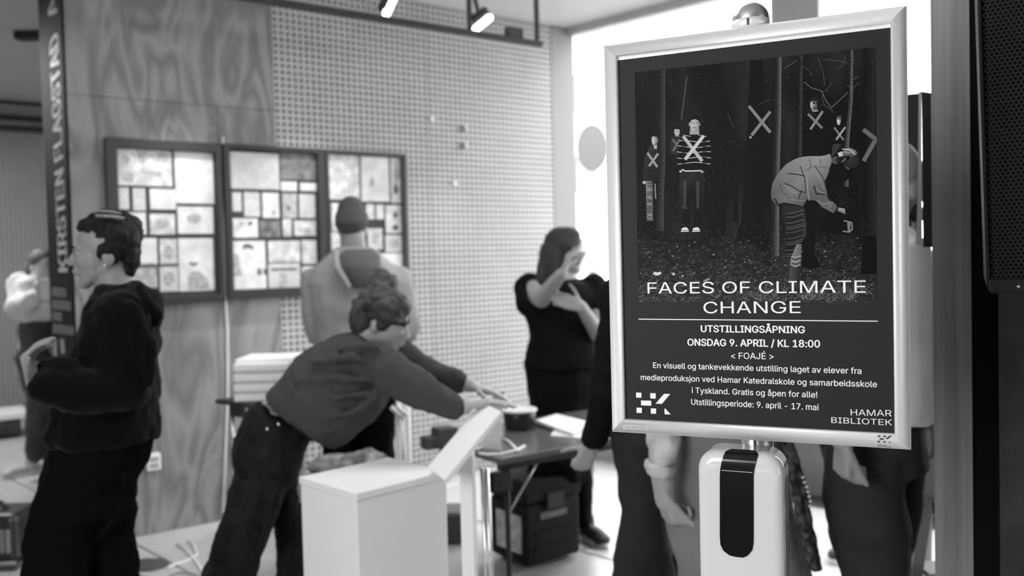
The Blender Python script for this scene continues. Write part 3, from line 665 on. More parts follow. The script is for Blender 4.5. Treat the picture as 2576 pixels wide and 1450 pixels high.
# pole, finial, clamp, foot: built upright in local coordinates
zl = Vector(PMi.to_3x3() @ Vector((0, 0, 1)))
def ploc(w_): return PMi @ Vector(w_)
polep = onplane(1889, 60, PO - pen * .036, pen); PX, PY = polep.x, polep.y
polep2 = Vector((PX, PY, 0)); ztop = polep.z
def pcyl(name, z0, z1, r0_, r1_=None, m=M_alu, n=32, label=None):
    bm = bmesh.new(); add_cone(bm, ploc((PX, PY, z0)), r0_, ploc((PX, PY, z1)), r1_ or r0_, n)
    o = bmobj(name, bm, m, ps, True, label=label)
    for p in o.data.polygons: p.use_smooth = len(p.vertices) == 4
    return o
rp = .0245
pcyl('pole', .012, ztop - .004, rp, m=M_alu)
pcyl('finial_collar', ztop - .010, ztop + .004, .0288, m=M_aluf)
bm = bmesh.new(); c = ploc((PX, PY, ztop + .004)); Pi3 = PMi.to_3x3()
add_ell(bm, c, Pi3 @ Vector((.0284, 0, 0)), Pi3 @ Vector((0, .0284, 0)), Pi3 @ Vector((0, 0, .0284)), 40)
bmobj('ball_finial', bm, M_alu, ps, True, True, 'brushed steel half ball on top of the pole')
sl = Vector((-pen.x * -1, -pen.y * -1, 0)).normalized(); sf = Vector((pen.x, pen.y, 0)).normalized(); sr = Vector((pex.x, pex.y, 0)).normalized()
def pboxw(name, c, hx, hf, hz, m, bev=0, label=None):    # box in world axes of the stand (right, front, up)
    bm = bmesh.new(); add_box(bm, ploc(c), Pi3 @ (sr * hx), Pi3 @ (sf * hf), Pi3 @ Vector((0, 0, hz)), bev, 2); return bmobj(name, bm, m, ps, True, label=label)
pboxw('slot', Vector((PX, PY, ztop - .003)) + sf * .0283, .0018, .0012, .0052, M_black)
zc = onplane(1890, 1118, PO, pen).z
pboxw('slot', Vector((PX, PY, zc)) + sf * .0246, .0022, .001, .03, M_black)
pboxw('mount_plate', Vector((PX, PY, PO.z + .33)) + sf * .0245, .03, .004, .06, M_black)
bm = bmesh.new(); add_cone(bm, ploc((PX, PY, 0.0)), .19, ploc((PX, PY, .012)), .185, 48); bmobj('base_plate', bm, M_aluf, ps, True)
# ------------------------------------------------------------------ hand sanitiser dispenser on the same pole
dz0, dzt = None, onplane(1880, 1117, PO + pen * .0, pen)
DC = Vector((PX, PY, 0)) + sf * .0255 + sr * .0005
# front plane about 9 cm in front of the pole
def dfp(px, py, off=.089): return onplane(px, py, Vector((PX, PY, 0)) + sf * off, Vector((sf.x, sf.y, 0)))
dl = (dfp(1755, 1350) - Vector((PX, PY, 0))).dot(sr); dr = (dfp(1972, 1350) - Vector((PX, PY, 0))).dot(sr); dtop = dfp(1880, 1121, .032).z
print('dispenser', dl, dr, dtop)
DM = Matrix(((sr.x, sf.x, 0, PX), (sr.y, sf.y, 0, PY), (0, 0, 1, 0), (0, 0, 0, 1)))     # x right, y front, z up
DM3 = Matrix(((sr.x, -sf.x, 0, PX), (sr.y, -sf.y, 0, PY), (0, 0, 1, 0), (0, 0, 0, 1)))
dsp = thing('soap_dispenser', None, 'glossy white hand sanitiser dispenser with dark oval window, mounted under the poster', 'dispenser', mw=DM3)
bm = bmesh.new(); xm, hw = (dl + dr) / 2, (dr - dl) / 2; hz = .15
add_box(bm, (xm, -.057, dtop - hz), (hw, 0, 0), (0, .031, 0), (0, 0, hz))
bmesh.ops.recalc_face_normals(bm, faces=bm.faces)
vert_f = [e for e in bm.edges if all(v.co.y < -.08 for v in e.verts) and abs(e.verts[0].co.z - e.verts[1].co.z) > .1]
topfs = [e for e in bm.edges if all(v.co.z > dtop - .001 for v in e.verts)]
sides = [e for e in topfs if abs(e.verts[0].co.y - e.verts[1].co.y) > .04]
bmesh.ops.bevel(bm, geom=sides, offset=.030, segments=8, profile=.5, affect='EDGES')
fe = [e for e in bm.edges if all(v.co.y < -.08 for v in e.verts)]
bmesh.ops.bevel(bm, geom=fe, offset=.016, segments=8, profile=.5, affect='EDGES')
cov = bmobj('cover', bm, mat('glossy_white_plastic', .62, .12, coat=.4), dsp, True, True)
try: cov.data.shade_smooth()
except Exception: pass
box('back_shell', (dl + .010, -.0262, dtop - .285), (dr - .010, -.0256, dtop - .034), mat('grey_plastic', .5, .4), dsp, True, .004)
box('pole_clamp', (-.03, -.0256, dtop - .12), (.03, -.0245, dtop - .04), M_black, dsp, True)
# dark window, pill shaped, slightly proud and bending back at its top
W1 = [(700, 520), (780, 488), (960, 478), (1200, 490), (1360, 530), (1415, 575), (1390, 680), (1345, 850), (1325, 1000)]
Lw = lambda x, y: (1740 + x / 8.53, 1080 + y / 8.53)
outl = [Lw(*p) for p in W1] + [(1895.5, 1300), (1895.5, 1365), (1892, 1385), (1880, 1399), (1868, 1403.5), (1855, 1402), (1836, 1398), (1820, 1386), (1812.5, 1370), (1811, 1350), (1811, 1250)] + [Lw(605, 1000), Lw(615, 850), Lw(650, 680)]
V = []; fy = -.088
for x, y in outl:
    p = dfp(x, y, .0888) - Vector((PX, PY, 0)); xx = p.dot(sr); zz = p.z; V.append((xx, fy - .0008 - max(0, 0), zz))
# follow the rounded top edge of the cover
def onc(v):
    t = (v[2] - (dtop - .016)) / .016
    y = v[1] if t <= 0 else v[1] + .016 * (1 - math.sqrt(max(0, 1 - min(t, 1) ** 2)))
    return (v[0], y, v[2])
bm = bmesh.new(); vs = [bm.verts.new(onc(v)) for v in V]; vb = [bm.verts.new((v[0], onc(v)[1] + .0015, v[2])) for v in V]
zmin, zmax = min(v[2] for v in V), max(v[2] for v in V); n = len(vs)
rows = []
for k in range(15):
    z_ = zmin + (zmax - zmin) * (k / 14 if k < 9 else k / 14)
# triangulated fan strips by rows
def xr(z_):
    xs = []
    for i in range(n):
        a, b = V[i], V[(i + 1) % n]
        if (a[2] - z_) * (b[2] - z_) <= 0 and abs(a[2] - b[2]) > 1e-9: xs.append(a[0] + (b[0] - a[0]) * (z_ - a[2]) / (b[2] - a[2]))
    return (min(xs), max(xs)) if len(xs) > 1 else None
bm.free(); V2, F2 = [], []; prev = None
zz_ = [zmin + (zmax - zmin) * (1 - math.cos(math.pi * k / 48)) / 2 for k in range(1, 48)]
for z_ in zz_:
    r_ = xr(z_)
    if not r_: continue
    b = len(V2); y_ = onc((0, fy - .0008, z_))[1]
    V2 += [(r_[0], y_, z_), (r_[1], y_, z_)]
    if prev is not None: F2.append((prev, prev + 1, b + 1, b))
    prev = b
wnd = mk('level_window', V2, F2, mat('smoked_plastic', .006, .16, spec=.35), dsp, True, label='smoked black oval window')
sd = wnd.modifiers.new('thick', 'SOLIDIFY'); sd.thickness = .0012; sd.offset = 1
zl_ = dfp(1850, 1186).z
lx = xr(zl_); mk('level_line', [(lx[0] + .002, fy - .0022, zl_ - .0003), (lx[1] - .002, fy - .0022, zl_ - .0003), (lx[1] - .002, fy - .0022, zl_ + .0003), (lx[0] + .002, fy - .0022, zl_ + .0003)], [(0, 1, 2, 3)], M_white, dsp, True)
box('seam', (dr - .0008, -.072, dtop - .205), (dr + .0004, -.045, dtop - .2035), M_black, dsp, True)
box('drip_tray', (xm - hw * .8, -.16, dtop - .335), (xm + hw * .8, -.03, dtop - .325), M_white, dsp, True, .003)
box('tray_arm', (-.012, -.05, dtop - .33), (.012, -.0245, dtop - .27), M_alu, dsp, True)
# sign lettering on the end of the wall
M_sgn = mat('sign_white_paint', .9, .5)
def endm(t0, z0):
    return lambda u, v: Vector((-.0128, t0 - v, z0 + u))
ta, za = endw(176, 682); tb, zb = endw(153, 76)
tt = endw(154, 682)[0]
lettering('KIRSTEN FLAGSTAD', 0, 0, zb - za, 0, abs(tt - ta), banner, M_sgn, .015, M=endm(ta, za))
lettering('A', zb - za + .10, 0, zb - za + .22, 0, abs(tt - ta), banner, M_sgn, .015, M=endm(ta, za))
V, Fc = [], []
rnd2 = random.Random(5)
for (x0, x1, y0, y1) in ((137, 178, 722, 745), (137, 190, 753, 777), (138, 165, 784, 806), (139, 195, 815, 838)):
    n = int((x1 - x0) / 6)
    for k in range(n):
        xa, xb = x0 + k * 6 + .8, x0 + k * 6 + 5.2; sl_ = .12 * (xa - x0)
        for (a, b, c, d) in ((xa, xa + 1.6, y0, y1), (xb - 1.4, xb, y0, y1), (xa, xb, y0, y0 + 4)) + (((xa, xb, y1 - 4, y1),) if rnd2.random() < .6 else ()) + (((xa, xb, (y0 + y1) / 2 - 2, (y0 + y1) / 2 + 2),) if rnd2.random() < .5 else ()):
            i = len(V)
            for (px_, py_) in ((a, c), (b, c), (b, d), (a, d)): t_, z_ = endw(px_, py_ + sl_); V.append((-.0128, t_, z_))
            Fc.append((i, i + 1, i + 2, i + 3))
for (x0, x1, y0, y1) in ((138, 148, 853, 922), (157, 167, 853, 890)):
    i = len(V)
    for (px_, py_) in ((x0, y0), (x1, y0), (x1 + 3, y1), (x0 + 3, y1)): t_, z_ = endw(px_, py_); V.append((-.0128, t_, z_))
    Fc.append((i, i + 1, i + 2, i + 3))
mk('small_lettering', V, Fc, mat('sign_grey_paint', .28, .6), banner, True)
# ------------------------------------------------------------------ display frames with pinned sheets
Z4 = lambda x, y: (250 + x / 3.02, 320 + y / 3.02)
M_frame = mat('black_frame_wood', .022, .45); M_fback = mat('charcoal_backing', .03, .8)
def sheet_mat(name, g, g2, sc):
    m = mat(name, g, .7, noise_s=sc, noise_a=(g - g2) / g); return m
SM = [sheet_mat('print_a', .54, .36, 22), sheet_mat('print_b', .60, .50, 14), sheet_mat('print_c', .48, .42, 30), sheet_mat('print_d', .36, .22, 26), sheet_mat('print_e', .14, .05, 16)]
M_draw = mat('drawing_ink', .10, .8, noise_s=60, noise_a=.5); M_draw2 = mat('drawing_grey', .34, .8, noise_s=50, noise_a=.4)
def frame(quad, bars, sheets, label, draws=()):
    pts = [wl(*p, .05) for p in quad]                    # TL TR BR BL measured on the front face
    x0, x1 = (pts[0][0] + pts[3][0]) / 2, (pts[1][0] + pts[2][0]) / 2; z1, z0 = (pts[0][1] + pts[1][1]) / 2, (pts[3][1] + pts[2][1]) / 2
    t = thing('display_frame', None, label, 'picture frame', 'framed drawing displays on the wall', mw=MW @ Matrix.Translation((x0, .0015, z0)))
    W_, H_ = x1 - x0, z1 - z0; bl, br, bt, bb = bars
    for nm, a, b in (('frame_bar', (0, 0, 0), (bl, .05, H_)), ('frame_bar', (W_ - br, 0, 0), (W_, .05, H_)), ('frame_bar', (bl + .0005, 0, 0), (W_ - br - .0005, .05, bb)), ('frame_bar', (bl + .0005, 0, H_ - bt), (W_ - br - .0005, .05, H_))):
        box(nm, a, b, M_frame, t, True, .003)
    box('backing_board', (bl - .01, .004, bb - .01), (W_ - br + .01, .016, H_ - bt + .01), M_fback, t, True)
    k = 0; outs = []
    for (xa, ya, xb, yb, mi) in sheets:
        a, b = Z4(xa, (ya + yb) / 2), Z4(xb, (ya + yb) / 2); c, d = Z4((xa + xb) / 2, ya), Z4((xa + xb) / 2, yb)
        u0, u1 = wl(*a, .02)[0] - x0, wl(*b, .02)[0] - x0; w1, w0 = wl(*c, .02)[1] - z0, wl(*d, .02)[1] - z0
        u0, u1 = max(u0, bl + .002), min(u1, W_ - br - .002); w0, w1 = max(w0, bb + .002), min(w1, H_ - bt - .002)
        if u1 <= u0: continue
        o = box('sheet', (u0, .0165, w0), (u1, .0175 + .0006 * (k % 4), w1), SM[mi], t, True); outs.append((o, u0, u1, w0, w1, .0178 + .0006 * (k % 4))); k += 1
    for (idx, shapes) in draws:
        o, u0, u1, w0, w1, y = outs[idx]
        for sh in shapes:
            kind, cx, cy, rx, ry = sh[:5]; n = 14; bm_ = bmesh.new()
            if kind == 'e': P = [(cx + rx * math.cos(2 * math.pi * i / n), cy + ry * math.sin(2 * math.pi * i / n)) for i in range(n)]
            elif kind == 'r': P = [(cx - rx, cy - ry), (cx + rx, cy - ry), (cx + rx, cy + ry), (cx - rx, cy + ry)]
            else: P = sh[5]
            bm_.faces.new([bm_.verts.new((u0 + (u1 - u0) * p[0], y + .0003, w0 + (w1 - w0) * p[1])) for p in P])
            bmobj('drawing', bm_, M_draw if sh[-1] != 'g' else M_draw2, o, True)
    return t
frame([(266, 343), (557, 361), (566, 757), (280, 775)], (.058, .03, .055, .045), [
    (135, 145, 550, 445, 0), (575, 165, 865, 580, 1), (145, 460, 225, 625, 2), (255, 465, 350, 635, 2), (385, 470, 580, 625, 1), (200, 650, 355, 815, 1), (385, 660, 575, 815, 0),
    (595, 605, 865, 810, 1), (190, 845, 440, 1070, 1), (190, 1072, 440, 1225, 3), (460, 850, 590, 1040, 0), (460, 1060, 600, 1250, 2), (605, 845, 870, 1245, 1)],
    'leftmost black display frame of pinned drawings, behind the woman in the black hoodie',
    [(12, (('p', 0, 0, 0, 0, [(.25, .02), (.22, .25), (.32, .36), (.55, .38), (.78, .25), (.86, .02)], 'g'),)), (0, (('e', .20, .2, .10, .14, 'g'), ('p', 0, 0, 0, 0, [(.36, .98), (.38, .7), (.44, .6), (.52, .72), (.54, .98)], 'g'), ('e', .84, .8, .12, .15, 'g'), ('e', .16, .72, .08, .12, 'g'), ('p', 0, 0, 0, 0, [(.4, .45), (.8, .36), (.82, .28), (.42, .34)], 'g'))),
     (12, (('p', 0, 0, 0, 0, [(.28, .52), (.4, .47), (.56, .51), (.5, .55), (.42, .52), (.33, .56)]),)), (7, (('e', .45, .55, .2, .18, 'g'),)), (10, (('e', .5, .45, .28, .3, 'g'),)), (6, (('e', .5, .5, .3, .25, 'g'),)),
     (8, (('p', 0, 0, 0, 0, [(.0, .0), (0, .1), (.3, .14), (.42, .12), (.46, .3), (.5, .12), (.8, .15), (1, .12), (1, 0)]),)), (11, (('e', .5, .5, .3, .3, 'g'),))])
frame([(563, 360), (815, 375), (828, 740), (575, 757)], (.035, .048, .03, .055), [
    (995, 195, 1365, 470, 2), (1375, 175, 1655, 400, 4), (1380, 415, 1500, 485, 1), (1525, 425, 1645, 485, 1), (1010, 495, 1080, 640, 2), (1100, 495, 1220, 680, 2), (1240, 500, 1365, 690, 1),
    (1390, 505, 1500, 690, 3), (1520, 510, 1640, 690, 2), (1015, 695, 1205, 840, 0), (1220, 710, 1375, 835, 4), (1395, 700, 1460, 830, 0), (1480, 710, 1645, 825, 0),
    (1010, 865, 1265, 1245, 1), (1285, 865, 1525, 1025, 0), (1285, 1035, 1525, 1230, 2), (1540, 860, 1650, 1040, 0), (1540, 1060, 1640, 1230, 0)],
    'middle black display frame of pinned sheets, left of the person in the beanie',
    [(13, (('p', 0, 0, 0, 0, [(.3, .82), (.34, .92), (.48, .95), (.62, .9), (.66, .78), (.58, .84), (.4, .85)]),)), (13, (('p', 0, 0, 0, 0, [(.02, .25), (.05, .75), (.18, .72), (.3, .28)], 'g'), ('r', .8, .35, .06, .07), ('r', .97, .35, .05, .06))),
     (12, (('e', .6, .3, .2, .22, 'g'),)), (7, (('e', .4, .4, .12, .1),)), (6, (('e', .65, .2, .15, .1, 'g'),)), (15, (('r', .45, .3, .12, .3, 'g'), ('r', .5, .75, .4, .05))), (9, (('e', .35, .75, .08, .1, 'g'), ('e', .7, .75, .1, .1)))])
frame([(818, 376), (1022, 388), (1034, 732), (830, 741)], (.022, .032, .022, .03), [
    (1745, 195, 1975, 550, 0), (1990, 205, 2200, 565, 1), (2215, 225, 2315, 575, 0), (1765, 580, 1900, 790, 0), (2030, 585, 2090, 700, 0), (2105, 590, 2160, 700, 1), (2175, 595, 2310, 805, 0),
    (2040, 770, 2150, 930, 0), (2175, 820, 2310, 950, 2), (2110, 960, 2310, 1090, 1), (2050, 1100, 2320, 1220, 1), (1765, 800, 1830, 1000, 0), (1765, 1020, 2030, 1220, 0)],
    'rightmost black display frame of pinned drawings, partly behind the person in the beanie',
    [(1, (('p', 0, 0, 0, 0, [(.25, .35), (.35, .55), (.5, .4), (.45, .33)], 'g'),)), (2, (('e', .5, .6, .25, .2, 'g'), ('e', .45, .3, .25, .12))), (6, (('e', .6, .65, .14, .12), ('e', .6, .2, .2, .12))), (7, (('e', .5, .5, .25, .3, 'g'),)), (8, (('e', .5, .5, .3, .3, 'g'),))])
# cable down between the first two frames
ca_ = [wallpt(wl(x, y)[0], .006, wl(x, y)[1]) for x, y in ((560, 345), (562, 450), (563, 600), (567, 760), (571, 830), (572, 1000), (566, 1150), (560, 1290))]
meta(tube('wall_cable', ca_, .006, M_white), 'thin white cable running down the plywood between two display frames', 'cable')
# wall socket
sx0, sz0 = wl(371, 1187, .04); sx1, sz1 = wl(404, 1140, .04)
so = thing('wall_socket', None, 'white double wall socket low on the plywood wall', 'socket', mw=MW @ Matrix.Translation((sx0, .001, sz0)))
w_, h_ = sx1 - sx0, sz1 - sz0
box('socket_housing', (0, 0, 0), (w_, .045, h_), M_white, so, True, .006)
for k in (.22, .60):
    bm = bmesh.new(); add_box(bm, (w_ / 2, .0455, h_ * (k + .08)), (w_ * .32, 0, 0), (0, .0015, 0), (0, 0, h_ * .13), .002, 1); bmobj('socket_face', bm, mat('socket_shadow', .35, .5), so, True)
# small hooks on the perforated board
for (x, y) in ((1163, 333), (1163, 376)):
    s_, z_ = wl(x, y)
    meta(box('wall_hook', (0, 0, 0), (.02, .035, .045), M_grey, None, False, .004), 'small grey hook on the perforated wall, %s of two' % ('upper' if y < 350 else 'lower'), 'hook', 'hooks on the perforated wall').matrix_world = MW @ Matrix.Translation((s_, .001, z_))
for (x, y) in ((1085, 300), (1142, 462)):
    s_, z_ = wl(x, y)
    o = bpy.data.objects.new('wall_peg', None); COL.objects.link(o); o.matrix_world = MW @ Matrix.Translation((s_, .001, z_)); meta(o, 'round white peg on the perforated wall, %s of two' % ('upper' if y < 400 else 'lower'), 'peg', 'white pegs on the perforated wall')
    bm = bmesh.new(); add_cone(bm, (0, 0, 0), .011, (0, .02, 0), .013, 16); bmobj('peg_head', bm, M_white, o, True)
# ------------------------------------------------------------------ track lighting
RO = .55          # the rail hangs this far in front of the wall
def rl(px, py): q = onplane(px, py, wp + d2 * RO, d2); return (q - W0).dot(d1), q.z
zr = (rl(700, 14)[1] + rl(1350, 103)[1]) / 2; sA, sB = -1.3, rl(1362, 105)[0]
tr_ = thing('lighting_rail', None, 'long black lighting rail hung in front of the panel wall', 'lighting rail', mw=MW @ Matrix.Translation((0, RO, 0)))
box('rail', (sA, -.018, zr - .018), (sB, .018, zr + .018), M_black, tr_, True, .002)
for px in (1181, 1350, 700):
    s_ = rl(px, 60)[0]; box('hanger', (s_ - .012, -.012, zr + .018), (s_ + .012, .012, CEIL - .001), M_black, tr_, True)
s1_, s2_ = rl(1272, 76)[0], rl(1311, 76)[0]
box('control_box', (s1_, -.02, zr + .0185), (s2_, .03, zr + .075), M_black, tr_, True, .004)
rl2 = thing('ceiling_rail', at(1390, 6, 4.6), 'short black ceiling rail end above the corner by the glass front', 'lighting rail')
bm = bmesh.new(); a, b = at(1150, -30, 4.6), at(1446, 14, 4.6); b.z = a.z = 2.95
dd = (b - a) / 2; add_box(bm, (a + b) / 2, dd, dd.cross(Vector((0, 0, 1))).normalized() * .03, (0, 0, .02), .003, 1); bmobj('rail', bm, M_black, rl2)
tube('hanger', [a + dd * .3, Vector((a.x + dd.x * .3, a.y + dd.y * .3, CEIL))], .01, M_black, rl2); tube('hanger', [a + dd * 1.6, Vector((a.x + dd.x * 1.6, a.y + dd.y * 1.6, CEIL))], .01, M_black, rl2)
def spot(base, a, b, label, blackside):
    q0, q1 = onplane(*a, wp + d2 * RO, d2), onplane(*b, wp + d2 * RO, d2); t = thing('track_spotlight', base, label, 'spotlight', 'track spotlights')
    tube('stem', [Vector(base), (q0 + q1) / 2 + Vector((0, 0, .02)) + blackside * .5], .014, M_black, t)
    bm = bmesh.new(); add_cone(bm, q0 + blackside, .032, q0 * .35 + q1 * .65 + blackside, .032, 20); bmobj('housing', bm, M_black, t, smooth=True)
    bm = bmesh.new(); add_tube(bm, [q0, q0 * .9 + q1 * .1, q0 * .1 + q1 * .9, q1], [.014, .021, .021, .014], 16); bmobj('lit_tube', bm, M_emit, t, smooth=True, label='brightly lit lamp tube')
s_ = rl(950, 5)[0]
sb = onplane(950, -38, wp + d2 * RO, d2)
spot((sb.x, sb.y, CEIL - .001), (992, -10), (969, 40), 'lit track spotlight left of the two, at the top edge of the picture', Vector((-.035, 0, -.005)))
sb = onplane(1185, 15, wp + d2 * RO, d2)
spot((sb.x, sb.y, CEIL - .001), (1235, 42), (1193, 76), 'lit track spotlight right of the two, beside the rail hanger', Vector((-.035, .0, .035)))
def spotlamp(pos, tgt, power, ang=62, blend=.8, size=.04):
    l = bpy.data.lights.new('spot_beam', 'SPOT'); l.energy = power; l.spot_size = math.radians(ang); l.spot_blend = blend; l.shadow_soft_size = size
    o = bpy.data.objects.new('spot_beam', l); COL.objects.link(o); o.location = pos; o.rotation_euler = (Vector(tgt) - Vector(pos)).to_track_quat('-Z', 'Y').to_euler()
sm_ = rl(969, 40)[0]; s2m = rl(1193, 76)[0]
spotlamp(wallpt(.55, RO, zr - .06), wallpt(.60, 0, .75), 80, 62); spotlamp(wallpt(sm_ - .35, RO, zr - .06), wallpt(1.35, 0, .75), 72, 62); spotlamp(wallpt(s2m, RO, zr - .12), wallpt(2.2, .3, .9), 50)
# detector bar on the far ceiling
c = at(84, 14, 6.5); bx = box('ceiling_fixture', (c.x - .13, c.y - .05, CEIL - .06), (c.x + .15, c.y + .05, CEIL - .001), M_black, None, False, .004); meta(bx, 'small black fixture on the ceiling left of the vertical sign', 'light fixture')
# ------------------------------------------------------------------ furniture
g45 = Vector((.705, .709, 0)).normalized(); h45 = Vector((-g45.y, g45.x, 0))
# white plinth
pf = at(897, 1243, 2.55); zt_ = pf.z; pf.z = 0
def hitdir(p, d, px):              # distance along d from p (horizontal) until picture column px at that height
    best = None
    for k in range(1, 900):
        t = k * .001; q = p + d * t - CAM; x = CX + F * q.dot(R_) / q.dot(fw)
        if best is None or abs(x - px) < best[0]: best = (abs(x - px), t)
    return best[1]
top_ = Vector((pf.x, pf.y, zt_)); lw, rw = hitdir(top_, h45, 752), hitdir(top_, g45, 1126)
PLM = Matrix(((g45.x, h45.x, 0, pf.x), (g45.y, h45.y, 0, pf.y), (0, 0, 1, 0), (0, 0, 0, 1)))
pl = thing('plinth', None, 'white square exhibition plinth in front of the leaning woman', 'plinth', mw=PLM)
box('body', (.004, .004, .001), (rw - .004, lw - .004, zt_ - .024), M_whitem, pl, True, .001); box('top_board', (0, 0, zt_ - .022), (rw, lw, zt_), M_whitem, pl, True, .0015)
print('plinth', lw, rw, zt_)
# slanted white panel on a post
c4 = [at(1076, 1175, 2.78), at(1119, 1209, 2.62), at(1261, 1036, 2.80), at(1203, 1010, 2.98)]
a_, b_2, c_, d_ = c4; d_ = a_ + (c_ - b_2)
ls = thing('info_stand', Vector((at(1180, 1300, 2.85).x, 2.85, 0)), 'slanted white reading panel on a square post, right of the white plinth', 'stand')
nrm = (b_2 - a_).cross(d_ - a_).normalized(); nrm = nrm if nrm.z < 0 else -nrm
mk('slanted_panel', [p for q in (a_, b_2, c_, d_) for p in (q, q + nrm * .014)], [(0, 2, 4, 6), (1, 7, 5, 3), (0, 1, 3, 2), (2, 3, 5, 4), (4, 5, 7, 6), (6, 7, 1, 0)], M_whitem, ls)
pq = (b_2 * .45 + c_ * .55) ; pq = (a_ + b_2 + c_ + d_) / 4
px0 = at(1179, 1300, pq.y + .02); bm = bmesh.new(); add_box(bm, (px0.x, px0.y, (px0.z * 0 + (at(1179, 1120, px0.y).z)) / 2), Vector((.021, -.004, 0)), Vector((.004, .021, 0)), (0, 0, at(1179, 1120, px0.y).z / 2 - .001), .002, 1); bmobj('post', bm, M_whitem, ls)
box('foot_plate', (px0.x - .16, px0.y - .16, 0.0), (px0.x + .16, px0.y + .16, .008), M_whitem, ls, rot=.78)
# acrylic sheet leaning behind the panel
q = [at(1206, 1128, 3.32), at(1262, 1118, 3.32), at(1268, 984, 3.36), at(1243, 986, 3.36)]
# black work table with its things
N = at(1261, 1156, 3.35); tz = N.z; td, te = d1, Vector((-d1.y, d1.x, 0)); TL_, TD_ = 1.5, .62
TM = Matrix(((td.x, te.x, 0, N.x), (td.y, te.y, 0, N.y), (0, 0, 1, 0), (0, 0, 0, 1)))
tb_ = thing('work_table', None, 'black folding table with steel legs right of the white reading stand', 'table', mw=TM)
box('tabletop', (0, 0, tz - .024), (TL_, TD_, tz), mat('table_laminate', .10, .25), tb_, True, .003); 
box('edge_frame', (.02, .03, tz - .055), (TL_ - .02, .06, tz - .0245), M_black, tb_, True); box('edge_frame', (.02, TD_ - .06, tz - .055), (TL_ - .02, TD_ - .03, tz - .0245), M_black, tb_, True)
for x in (.06, TL_ - .1):
    for y in (.05, TD_ - .08): tube('leg', [(x, y, tz - .055), (x, y, .0)], .011, M_black if x < .5 else M_steel, tb_, True)
tube('brace', [(.065, .05, .50), (.22, .055, tz - .05)], .005, M_steel, tb_, True)
box('clamp_head', (-.015, .0, tz - .13), (.05, .028, tz - .056), M_black, tb_, True, .004)
print('table z', tz)
def ontab(px, py, h=0): q = onplane(px, py, Vector((0, 0, tz + h)), Vector((0, 0, 1))); return q
pc = ontab(1307, 1086); lid = .0925
pot = thing('round_pot', Vector((pc.x, pc.y + .06, tz)), 'round black pot with a flat white lid on the work table', 'pot')
P = Vector((pc.x, pc.y + .06, tz + .0005)); prof = [(.058, 0), (.066, .004), (.074, .06), (.076, .082)]
bm = bmesh.new(); add_tube(bm, [P + Vector((0, 0, h)) for r, h in prof], [r for r, h in prof], 32); bmobj('bowl', bm, M_blackp, pot, smooth=True)
bm = bmesh.new(); add_tube(bm, [P + Vector((0, 0, h)) for h in (.0825, .084, .091, .093)], [.079, .082, .082, .079], 40); bmobj('lid', bm, M_white, pot, smooth=False)
def paper(pts, h, label, th=.003, nm='paper_sheet', cat='paper', m=M_paper, group='papers on the work table'):
    ps_ = [ontab(x, y, h) for x, y in pts]; n = len(ps_)
    o = mk(nm, ps_ + [p + Vector((0, 0, th)) for p in ps_], [tuple(range(n))[::-1], tuple(range(n, 2 * n))] + [(i, (i + 1) % n, n + (i + 1) % n, n + i) for i in range(n)], m); meta(o, label, cat, group); return o
paper([(1385, 1098), (1470, 1106), (1492, 1086), (1400, 1078)], .0008, 'white paper lying underneath the thick stack on the table', .006)
paper([(1347, 1064), (1440, 1096), (1497, 1072), (1400, 1048)], .012, 'thick stack of white paper on the table beside the round pot', .012, 'paper_stack')
pc = ontab(1085, 1128)
bm = bmesh.new(); add_box(bm, at(1085, 1113, 3.72), (.03, .02, 0), (-.02, .03, 0), (0, 0, .026), .004, 1); add_box(bm, at(1118, 1098, 3.74), (.04, .02, 0), (-.02, .03, 0), (0, 0, .040), .004, 1)
sh = thing('side_shelf', at(1110, 1400, 3.74), 'small dark grey shelf box behind the white reading panel', 'shelf'); sh.location.z = 0
bmobj('shelf_box', bm, mat('dark_grey_box', .06, .6), sh); tube('post', [at(1112, 1122, 3.74), Vector((at(1112, 1122, 3.74).x, 3.74, 0))], .012, M_black, sh)
cb = [ontab(x, y, .006) for x, y in ((1200, 1130), (1225, 1122), (1246, 1108), (1262, 1103), (1278, 1110), (1293, 1124), (1303, 1136))]
meta(tube('white_cable', cb, .0055, M_white), 'white cable looping over the near end of the work table', 'cable')
cb = [ontab(x, y, .004) for x, y in ((1205, 1141), (1230, 1144), (1262, 1143), (1300, 1133), (1320, 1122))]
meta(tube('white_strap', cb, .005, M_white), 'pale strap lying along the near edge of the work table', 'strap')
# clear sheet standing behind the reading panel
ac = mk('white_card', [ontab(1208, 1128, .001), ontab(1258, 1133, .001), at(1268, 985, 3.42), at(1243, 985, 3.42)], [(0, 1, 2, 3)], mat('thin_card', .7, .6), None); meta(ac, 'tall white card standing upright on the table behind the reading panel', 'card')
sd = ac.modifiers.new('t', 'SOLIDIFY'); sd.thickness = .003
# twin steel lamp stand poles in front of the table
lp = thing('tripod_stand', at(1220, 1400, 3.02), 'thin chrome twin pole stand between the reading panel post and the toolbox', 'stand'); lp.location.z = 0
for x, w2 in ((1213, .008), (1224, .008)):
    p = at(x, 1178, 3.02); tube('pole', [p, Vector((at(x, 1178, 3.02).x + .012, 3.02, .0))], w2, M_chrome, lp)
box('foot', (lp.location.x - .12, 2.96, 0), (lp.location.x + .14, 3.08, .012), M_black, lp)
